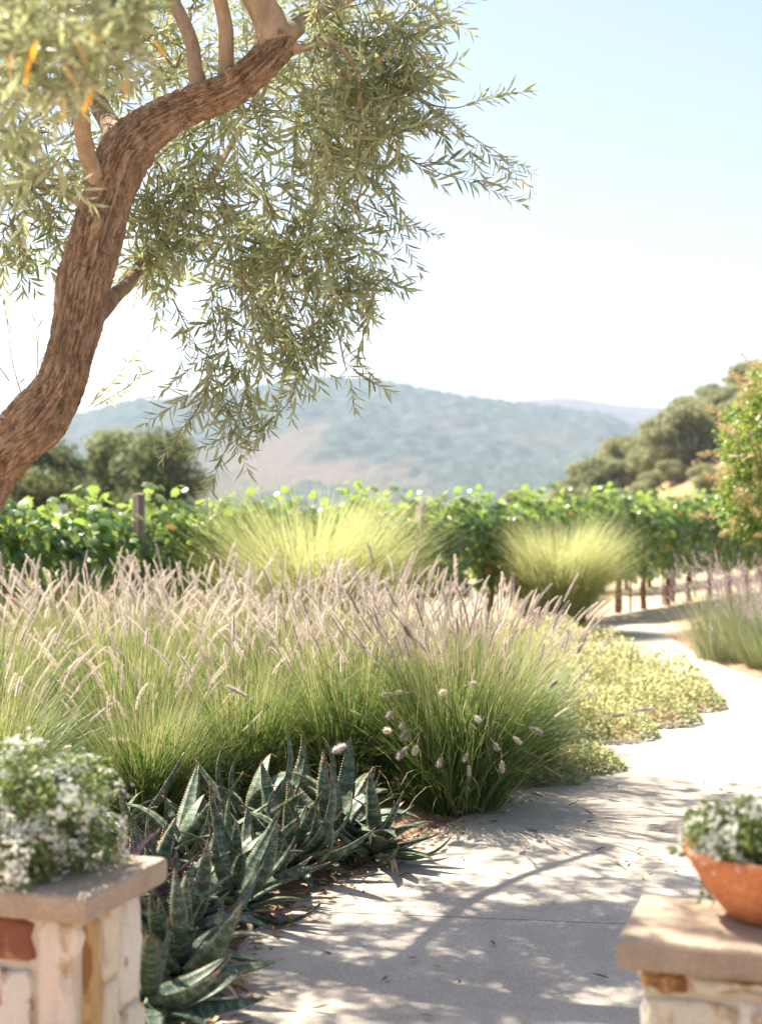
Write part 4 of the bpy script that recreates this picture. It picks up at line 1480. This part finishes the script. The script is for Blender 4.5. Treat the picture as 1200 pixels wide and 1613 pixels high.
# ------------------------------------------------------------------ background trees
def tree_variant(seed, h, w, nleaf, lsize, lobes, mat, low=.15):
    """crown of leaf clumps in several lobes round real limbs; returns meshes trunk, crown; unit height h"""
    r = np.random.default_rng(seed)
    acc = Acc()
    L = []
    for k in range(lobes):
        a = r.uniform(0, 6.28)
        zz = r.uniform(low + .12, .88)
        rr = w * .5 * r.uniform(.1, .72) * math.sqrt(max(.05, 1 - (zz - .4) ** 2 * 2.2))
        L.append((math.cos(a) * rr, math.sin(a) * rr, zz * h, w * r.uniform(.14, .27), h * r.uniform(.09, .17)))
    v, t = tube(catmull([[0, 0, -.3], [r.normal(0, .05) * h, 0, h * .2], [r.normal(0, .05) * h, r.normal(0, .04) * h, h * .6]], 5), np.linspace(.045 * h, .02 * h, 11), 8)
    acc.add(v, t)
    for (x, y, z, a, b) in L:
        v, t = tube(catmull([[0, 0, h * .2], [x * .5, y * .5, z * .75], [x, y, z]], 4), np.linspace(.018 * h, .004 * h, 9), 5, cap=False)
        acc.add(v, t)
    trunk = acc.mesh('trunk', M['vine_bark'])
    li = r.integers(0, lobes, nleaf)
    LA = np.array(L)[li]
    d = rdir(nleaf, r)
    rad = r.uniform(.25, 1.1, nleaf) ** .55
    P = LA[:, :3] + d * rad[:, None] * np.stack([LA[:, 3], LA[:, 3], LA[:, 4]], 1)
    nn = d + rdir(nleaf, r) * .8 + np.array([0, 0, .3])
    v, t = scatter(*oval(.5, .15, .15), frames(rdir(nleaf, r), nn), P, r.uniform(.6, 1.4, nleaf) * lsize)
    rn = np.clip(r.uniform(0, 1, nleaf) * .7 + np.repeat(r.uniform(-.1, .3, lobes)[None], nleaf, 0)[np.arange(nleaf), li], 0, 1)
    return trunk, mesh('crown', v, t, mat, rnd=np.repeat(rn, 7))


OAK = [tree_variant(500 + i, 7.0, 7.5, 7000, .3, 16, M['oak_leaf']) for i in range(4)]
M['light_leaf'] = leaf_mat('light_leaf', [(0.0, (0.08, 0.11, 0.04)), (0.5, (0.17, 0.2, 0.075)), (1.0, (0.3, 0.32, 0.13))], (0.38, 0.42, 0.14), 0.3, 0.6)
ROUND = [tree_variant(520 + i, 6.5, 6.5, 9000, .2, 22, M[('tree_leaf', 'light_leaf', 'tree_leaf')[i]], .0) for i in range(3)]


def tree(name, p, var, s, rz, label, group, cat='tree'):
    root = empty(name, p, rz)
    root.scale = s if isinstance(s, tuple) else (s, s, s)
    tag(root, label, cat, group)
    mobj('trunk', var[0], root)
    c = mobj('crown', var[1], root)
    c['kind'] = 'stuff'


def gz(x, y):
    return float(oak_hill_z(np.array([x]), np.array([y]))[0])


r = np.random.default_rng(14)
oaks = []
for row, (d, pxs) in enumerate([(150, [905, 935, 962, 1000, 1030, 1062, 1090, 1118, 1155, 1190]), (174, [872, 900, 925, 952, 985, 1020, 1050, 1080, 1110, 1160, 1210]), (200, [905, 932, 955, 985, 1012, 1040, 1065, 1090, 1120, 1150, 1180]), (232, [955, 978, 1002, 1028, 1052, 1080, 1105, 1130, 1165, 1200]), (262, [990, 1015, 1040, 1070, 1095, 1118, 1140, 1180])]):
    for i, px in enumerate(pxs):
        dd = d + r.normal(0, 5)
        x = (px + r.normal(0, 6) - 600) / F * dd
        oaks.append((row, i, x, dd))
rows = ['lowest', 'second', 'third', 'fourth', 'crest']
for row, i, x, d in oaks:
    if row == 0:
        s = r.uniform(.45, .72)
    elif row == 1 and i == 5:
        s = .45
    else:
        s = r.uniform(.75, 1.15) * float(np.interp(600 + x / d * F, [870, 960], [.6, 1.05]))
    tree('oak_tree', (x, d, gz(x, d) - .2), OAK[(i + row) % 4], (s, s, s * r.uniform(.85, 1.1)), r.uniform(0, 6.28),
         'grey-green oak on the golden hillside, %s in the %s line of trees going uphill' % (ORD[i], rows[row]), 'oaks on the hillside')

for (px, py, d, s, k, lab) in [(60, 700, 88, 1.12, 0, 'darkest round tree beyond the vines, half behind the olive trunk'), (165, 697, 96, 1.16, 1, 'lighter middle tree of the three beyond the vines'), (252, 694, 90, 1.08, 2, 'round dark tree with a clear outer edge beyond the wooden post'),
                               (-30, 700, 92, 1.15, 2, 'dark tree beyond the vines cut off behind the olive trunk')]:
    x = (px - 600) / F * d
    tree('round_tree', (x, d, -.3), ROUND[k], (s * 1.0, s, s * 1.0), px * .01, lab, 'round trees beyond the vines')
x = (820 - 600) / F * 135
tree('round_tree', (x, 135, -.3), OAK[1], (.55, .55, .62), .4, 'lone pale tree rising over the vines at the foot of the oak hillside', 'round trees beyond the vines')

# ------------------------------------------------------------------ olive tree
def bark_bump(amp, fu, fs):
    def f(p, o, rd):
        arc = np.concatenate([[0], np.cumsum(np.linalg.norm(np.diff(p, axis=0), axis=1))])
        res = np.zeros(o.shape[:2])
        seg = o.shape[1]
        th = np.linspace(0, 2 * np.pi, seg, endpoint=False)
        for i in range(len(p)):
            for j in range(seg):
                c = Vector((math.cos(th[j]) * fu, math.sin(th[j]) * fu, arc[i] * fs))
                n1 = abs(mnoise.noise(Vector((c.x * 1.25, c.y * 1.25, c.z * .5))) + .35 * mnoise.noise(c * 2.1))
                n2 = abs(mnoise.noise(Vector((c.x * .7 + 9, c.y * .7, c.z * 1.25)))) + .12
                e = min(1.0, n1 * 4.2, n2 * 5.0)
                res[i, j] = (e - .7) * amp + mnoise.noise(Vector((math.cos(th[j]) * 1.3, math.sin(th[j]) * 1.3, arc[i] * 4))) * rd[i] * .16 + mnoise.noise(c * 3.4) * amp * .22
        return res
    return f


olive = empty('olive_tree', (-2.75, 6.4, 0))
tag(olive, 'leaning olive tree with thick furrowed trunk and drooping narrow leaves', 'tree')
OB = Vector(olive.location)


def rel(p):
    return np.array(Vector(p) - OB)


def limb(name, pts, widths, seg, amp, fu, fs, per, mat):
    """pts: (px, py, depth); widths in photo pixels at that depth"""
    P = catmull([rel(at(*p)) if len(p) == 3 else np.array(p[0]) for p in pts], per)
    rr = np.array([w * (.93 if name == 'trunk' else 1) / 2 / F * p[2] for p, w in zip(pts, widths)])
    rad = np.interp(np.linspace(0, 1, len(P)), np.linspace(0, 1, len(rr)), rr)
    v, t = tube(P, rad, seg, bump=bark_bump(amp, fu, fs) if amp else None)
    return mobj(name, mesh(name, v, t, mat), olive if name == 'trunk' else tr), P


tr, _ = limb('trunk', [(-420, 2010, 6.4), (-300, 1550, 6.4), (-180, 1150, 6.3), (-85, 880, 6.2), (-30, 762, 6.15), (15, 704, 6.1), (62, 655, 6.05), (96, 605, 6.02), (112, 550, 6.0), (126, 490, 6.0), (136, 435, 6.0), (150, 380, 6.0), (166, 325, 6.0), (182, 278, 6.0),
                       (203, 236, 6.0), (235, 203, 6.0), (290, 170, 6.0), (350, 147, 5.95), (395, 117, 5.9), (432, 78, 5.9), (446, 55, 5.9)],
             [150, 116, 104, 94, 88, 86, 98, 76, 72, 78, 82, 80, 80, 84, 80, 66, 56, 52, 52, 54, 48], 140, .026, 6.0, 11, 30, M['bark'])
limb('limb', [(436, 68, 5.9), (424, 28, 5.9), (398, -18, 5.9), (350, -120, 6.0), (330, -260, 6.2), (360, -420, 6.4)], [56, 50, 44, 40, 32, 16], 30, .007, 3.5, 9, 10, M['young_bark'])
limb('branch', [(318, 160, 6.0), (310, 118, 6.0), (300, 62, 6.05), (270, -5, 6.1), (220, -110, 6.3), (190, -260, 6.6)], [30, 25, 22, 21, 18, 9], 20, .002, 3, 9, 6, M['young_bark'])
limb('branch', [(352, 150, 6.0), (357, 108, 5.98), (356, 50, 5.95), (346, -5, 5.9), (330, -120, 5.7), (380, -260, 5.5)], [30, 25, 24, 22, 18, 9], 20, .002, 3, 9, 6, M['young_bark'])
limb('branch', [(190, 350, 6.06), (163, 300, 5.97), (138, 243, 5.85), (126, 160, 5.5), (118, 80, 4.9), (90, -40, 4.2), (80, -200, 3.6)], [26, 30, 28, 24, 22, 16, 9], 20, .002, 3, 9, 6, M['young_bark'])
limb('branch', [(150, 500, 6.1), (178, 470, 6.3), (205, 442, 6.6), (250, 380, 7.2), (320, 300, 7.9), (380, 200, 8.6)], [30, 26, 20, 17, 14, 9], 20, .005, 3.5, 9, 6, M['bark'])
limb('branch', [(200, 240, 6.0), (170, 190, 6.4), (120, 90, 7.0), (60, -60, 7.6), (20, -250, 8.0)], [44, 34, 28, 22, 10], 20, .004, 3, 9, 6, M['bark'])
limb('branch', [(452, 72, 5.9), (476, 76, 5.9), (520, 66, 5.95), (556, 100, 6.0), (566, 150, 6.0), (580, 240, 6.05), (560, 330, 6.1)], [26, 12, 9, 8, 7, 5, 3], 10, 0, 3, 9, 6, M['young_bark'])
limb('branch', [(446, 60, 5.9), (500, 20, 6.2), (580, -20, 6.8), (640, -60, 7.6), (660, -120, 8.6)], [34, 22, 18, 14, 8], 12, 0, 3, 9, 6, M['young_bark'])
limb('branch', [(165, 345, 6.05), (110, 305, 6.3), (60, 290, 6.5), (20, 230, 6.6), (-20, 160, 6.7)], [26, 18, 14, 12, 8], 12, 0, 3, 9, 6, M['young_bark'])


def sprig(seed, L, npair, leaf_len, mode):
    """leafy twig along +y: thin stem, narrow leaves in crossing pairs"""
    r = np.random.default_rng(seed)
    acc = Acc()
    s = np.linspace(0, 1, 7)
    curv = r.uniform(.2, .7)
    ph = r.uniform(0, 6.28)
    pts = np.stack([np.cos(ph) * curv * s ** 2 * L * .3, s * L, np.sin(ph) * curv * s ** 2 * L * .3], 1)
    v, t = tube(pts, np.linspace(.0022, .0008, 7), 3, cap=False)
    acc.add(v, t, 1, .5)
    n = npair * 2 + 1
    f = np.concatenate([np.repeat(np.linspace(.1, .97, npair), 2), [1.0]]) + r.normal(0, .015, n)
    f = np.clip(f, .02, 1)
    base = np.stack([np.interp(f, s, pts[:, k]) for k in range(3)], 1)
    th = np.concatenate([np.repeat(np.arange(npair) * 1.57 + r.normal(0, .35, npair), 2), [0]])
    th[1:-1:2] += np.pi
    out = np.stack([np.cos(th), np.zeros(n), np.sin(th)], 1)
    op = r.uniform(.45, .95, n)
    op[-1] = .05
    d = unit(out * np.sin(op)[:, None] + np.array([0, 1, 0]) * np.cos(op)[:, None] + r.normal(0, .12, (n, 3)))
    nn = np.array([0, 1, 0]) * np.sin(op)[:, None] - out * np.cos(op)[:, None] + r.normal(0, .35, (n, 3))
    lens = leaf_len * r.uniform(.65, 1.15, n) * np.interp(f, [0, .5, 1], [1, 1.05, .75])
    tv, tt = lance(.095, .25, .16)
    v, t = scatter(tv, tt, frames(d, nn), base, lens)
    rn = np.where(r.uniform(0, 1, n) > .985, r.uniform(.96, 1, n), r.uniform(0, .93, n))
    acc.add(v, t, 0, np.repeat(rn, 8))
    return acc


SPRIG = [sprig(600 + i, L, k, .106, 0) for i, (L, k) in enumerate([(.34, 10), (.28, 9), (.4, 12), (.24, 8), (.32, 11), (.36, 10), (.3, 12), (.22, 8)])]
SPRIG_ME = [a.mesh('leafy_twig', [M['olive_leaf'], M['twig']]) for a in SPRIG]
SPRIG_RAW = [(np.concatenate(a.v), np.concatenate(a.t), np.concatenate(a.m), np.concatenate(a.r)) for a in SPRIG]

# crown lobes: photo pixel centre, depth, radii (m) sideways / deep / up, number of twigs, droop
LOBES = [
    (585, 70, 6.2, .38, .4, .3, 62, .35), (470, 200, 6.7, .5, .45, .32, 72, .5), (575, 270, 6.1, .3, .35, .32, 60, .6), (360, 310, 6.9, .38, .4, .34, 56, .6), (490, 400, 6.4, .42, .4, .28, 72, .8),
    (570, 465, 6.0, .22, .25, .2, 30, 1.0), (430, 505, 6.1, .24, .25, .16, 30, 1.1), (505, 560, 6.0, .2, .2, .12, 17, 1.3), (395, 590, 5.9, .15, .2, .14, 11, 1.5), (390, 655, 5.9, .13, .15, .08, 8, 1.3),
    (300, 425, 7.2, .28, .35, .12, 22, .8), (300, 110, 7.5, .5, .6, .45, 60, .4), (655, 60, 6.3, .16, .3, .26, 24, .3), (640, 190, 6.3, .14, .25, .2, 16, .5),
    (265, 345, 6.9, .24, .35, .2, 34, .7), (235, 415, 7.1, .16, .3, .08, 14, .8), (620, 120, 6.1, .2, .3, .25, 26, .4), (400, 420, 6.7, .3, .35, .22, 34, .8),
    (60, 330, 6.3, .3, .5, .28, 44, .6), (70, 190, 6.6, .4, .5, .4, 60, .4), (20, 410, 6.5, .22, .3, .1, 14, .8), (150, 60, 7.2, .4, .5, .35, 50, .3),
    (80, 60, 3.4, .2, .3, .14, 18, .5), (0, 120, 3.8, .18, .3, .16, 14, .5), (190, 20, 3.6, .14, .25, .1, 8, .4), (30, 260, 4.2, .12, .2, .14, 7, .7),
    # above and beside the picture
    (520, -160, 6.6, .6, .7, .4, 60, .2), (250, -180, 6.8, .7, .8, .5, 75, .2), (380, -420, 6.6, .7, .8, .45, 65, .1), (0, -150, 6.4, .7, .9, .5, 75, .2), (-220, 100, 6.2, .6, .8, .5, 70, .4), (100, -450, 7.2, .8, .9, .5, 65, .1),
    (60, -300, 4.4, .6, .6, .4, 60, .3), (-150, -250, 4.6, .6, .6, .4, 60, .3), (-300, -500, 5.0, .7, .7, .4, 26, .2), (300, -700, 5.6, .7, .7, .4, 50, .1), (-100, -900, 5.0, .7, .7, .4, 45, .1), (300, -500, 4.9, .5, .5, .3, 40, .2),
    (-130, -70, 6.3, .8, .7, .45, 60, .3), (-60, -230, 6.6, .7, .7, .45, 50, .2), (-150, 40, 5.2, .6, .7, .5, 80, .3), (-500, 300, 6.2, .5, .6, .4, 20, .3),
    (150, -200, 7.8, .7, .6, .45, 70, .2), (320, -230, 8.0, .7, .6, .45, 70, .2), (10, -120, 7.6, .7, .6, .45, 60, .2), (460, -210, 8.6, .7, .6, .45, 60, .2),
    # far side of the crown
    (350, 90, 10.0, .6, .5, .45, 36, .3), (200, 50, 9.8, .6, .5, .45, 36, .3), (440, -60, 10.2, .6, .5, .45, 36, .2), (250, -120, 8.2, .7, .6, .5, 50, .2), (560, 20, 9.8, .4, .5, .4, 40, .3),
    (330, 190, 8.4, .6, .6, .4, 40, .5), (470, 60, 9.0, .6, .6, .5, 60, .3), (580, 130, 8.9, .36, .5, .4, 36, .4), (500, 150, 10.1, .5, .5, .4, 50, .4), (380, -60, 9.3, .7, .6, .5, 40, .2), (560, -120, 9.2, .6, .6, .4, 34, .2), (150, 0, 9.0, .7, .6, .5, 40, .2),
]
r = np.random.default_rng(23)
tw = []          # (position, direction, visible score)
hang = Acc()
for (px, py, d, a, b, c, cnt, dr) in LOBES:
    if px > 250 and -60 < py:
        px -= 18
    if py > -60 and d > 4.5:
        cnt = max(6, int(cnt * .68))
    C = np.array(at(px, py, d))
    dv = rdir(cnt, r)
    rad = r.uniform(.05, 1, cnt) ** .5
    P = C + dv * rad[:, None] * np.array([a, b, c])
    hub = np.array([-1.0, 6.6, 3.6])
    outw = unit(P - hub)
    D = unit(dv * .55 + outw * .35 + np.array([0, 0, -1.0]) * dr * .5 + rdir(cnt, r) * .75)
    P = P - D * .16
    for p, q in zip(P, D):
        tw.append((p, q))
    # supporting twigs inside the lobe
    for k in range(max(3, cnt // 9)):
        e = P[int(r.integers(0, cnt))]
        s0 = C + (hub - C) * min(.5, .35 / np.linalg.norm(hub - C)) * r.uniform(.3, 1)
        pts = catmull([s0, (s0 + e) / 2 + np.array([0, 0, .06]), e], 4)
        v, t = tube(pts - np.array(OB), np.linspace(.0055, .002, len(pts)), 4, cap=False)
        hang.add(v, t, 0, .5)


def spray(pts, step=.055, spread=.6):
    """a drawn twig: photo points (px, py, d) with leafy twigs set along it"""
    P = catmull([np.array(at(p[0] - 28, p[1], p[2])) for p in pts], 8)
    v, t = tube(P - np.array(OB), np.linspace(.004, .0015, len(P)), 4, cap=False)
    hang.add(v, t, 0, .5)
    L = np.concatenate([[0], np.cumsum(np.linalg.norm(np.diff(P, axis=0), axis=1))])
    out = []
    for s in np.arange(.03, L[-1], step):
        p = np.array([np.interp(s, L, P[:, k]) for k in range(3)])
        i = min(len(P) - 2, int(np.searchsorted(L, s)))
        tg = unit(P[i + 1] - P[i])
        out.append((p, unit(tg + rdir(1, r)[0] * spread)))
    out.append((P[-1], unit(P[-1] - P[-2])))
    return out


SPR = []
for pts, st in [([(640, 130, 6.2), (700, 165, 6.2), (770, 215, 6.2), (820, 245, 6.2)], .1), ([(640, 230, 6.1), (700, 265, 6.1), (760, 285, 6.1)], .11), ([(700, 165, 6.2), (745, 170, 6.2), (775, 160, 6.2)], .12), ([(600, 320, 6.1), (650, 345, 6.1)], .1),
                ([(660, 60, 6.3), (690, 45, 6.3)], .1), ([(560, 520, 6), (570, 570, 6), (575, 585, 6)], .1), ([(500, 560, 6), (490, 620, 6), (470, 650, 6)], .1), ([(420, 600, 5.9), (400, 670, 5.9), (385, 705, 5.9)], .09),
                ([(360, 600, 5.9), (335, 650, 5.9), (320, 670, 5.9)], .11), ([(375, 500, 5.9), (355, 560, 5.9), (340, 610, 5.9)], .13), ([(300, 470, 6.4), (330, 530, 6.4)], .12)]:
    SPR += spray(pts, st)
SPR2 = []
for pts, st in [([(140, 640, 6.4), (180, 600, 7.0), (215, 555, 7.4), (255, 500, 7.6)], .13), ([(150, 640, 6.4), (200, 610, 6.9), (235, 580, 7.2)], .14), ([(40, 640, 7.2), (20, 570, 7.0), (12, 500, 7.0)], .12), ([(55, 620, 7.2), (60, 560, 7.2), (55, 500, 7.2)], .16),
                ([(15, 600, 7), (-10, 560, 7), (-20, 500, 7)], .15)]:
    P = catmull([np.array(at(*p)) for p in pts], 8)
    v, t = tube(P - np.array(OB), np.linspace(.003, .001, len(P)), 4, cap=False)
    hang.add(v, t, 0, .5)
    SPR2.append((P, st))

# single leaves along the thin water shoots
acc_sh = Acc()
for P, st in SPR2:
    L = np.concatenate([[0], np.cumsum(np.linalg.norm(np.diff(P, axis=0), axis=1))])
    ss = np.arange(.08, L[-1], .034)
    p = np.stack([np.interp(ss, L, P[:, k]) for k in range(3)], 1)
    g = np.gradient(P, axis=0)
    tg = unit(np.stack([np.interp(ss, L, g[:, k]) for k in range(3)], 1))
    dd = unit(tg * 1.0 + rdir(len(p), r) * .75)
    v, t = scatter(*lance(.09, .25, .1), frames(dd, rdir(len(p), r)), p - np.array(OB), r.uniform(.055, .085, len(p)))
    acc_sh.add(v, t, 0, np.repeat(r.uniform(0, .9, len(p)), 8))
o = mobj('water_shoots', acc_sh.mesh('water_shoots', [M['olive_leaf']]), olive)
o['kind'] = 'stuff'

# the twigs that show largest are parts, the rest one mass
def score(p):
    if p[1] <= 0.5:
        return -9
    x, y = 600 + p[0] / p[1] * F, 806.5 - (p[2] - EYE) / p[1] * F
    if x < 0 or x > 1200 or y < 0:
        return -9
    return x * .0016 + y * .0012 - p[1] * .35 + (p[0] > -.6) * .2


order = sorted(range(len(tw)), key=lambda i: -score(tw[i][0]))
n_parts = 300 - len(SPR)
parts = SPR + [tw[i] for i in order[:n_parts]]
rest = [tw[i] for i in order[n_parts:]]
for k, (p, q) in enumerate(parts):
    o = mobj('leafy_twig', SPRIG_ME[int(r.integers(0, 8))], olive)
    sc = r.uniform(.75, 1.1) * (.8 if k < len(SPR) else 1)
    o.matrix_local = Matrix.Translation(Vector(p) - OB) @ Vector(q).to_track_quat('Y', 'Z').to_matrix().to_4x4() @ Matrix.Rotation(r.uniform(0, 6.28), 4, 'Y') @ Matrix.Diagonal((sc, sc, sc, 1))
om = leaf_mat('yellowed_leaf', [(0.0, (0.6, 0.26, 0.03)), (1.0, (0.7, 0.4, 0.06))], (0.85, 0.45, 0.05), .4, .45, objrand=True)
lv, lt = lance(.13, .25, .15)
OL = mesh('yellowed_leaf', lv * .068, lt, om)
for (px, py) in [(62, 62), (92, 98), (42, 92), (118, 66), (150, 140), (98, 150), (205, 118), (22, 78), (132, 42), (240, 60)]:
    o = mobj('yellowed_leaf', OL, olive)
    o['label'] = 'orange-yellow ageing leaf'
    q = unit(np.array([r.normal(0, .6), r.normal(0, .3), -1]))
    o.matrix_local = Matrix.Translation(at(px, py, 3.05 + r.uniform(0, .3)) - OB) @ Vector(q).to_track_quat('Y', 'Z').to_matrix().to_4x4() @ Matrix.Rotation(r.uniform(-.6, .6), 4, 'Y')
fol = Acc()
for (p, q) in rest:
    v, t, mi, rn = SPRIG_RAW[int(r.integers(0, 8))]
    R3 = np.array((Vector(q).to_track_quat('Y', 'Z').to_matrix() @ Matrix.Rotation(r.uniform(0, 6.28), 3, 'Y'))) * r.uniform(.8, 1.12)
    fol.add(v @ R3.T + (p - np.array(OB)), t, mi, rn)
o = mobj('foliage', fol.mesh('foliage', [M['olive_leaf'], M['twig']]), olive)
o['kind'] = 'stuff'
o = mobj('twigs', hang.mesh('twigs', M['twig']), olive)
o['kind'] = 'stuff'
print('twigs', len(tw), 'olive tris', sum(len(a) for a in fol.t))
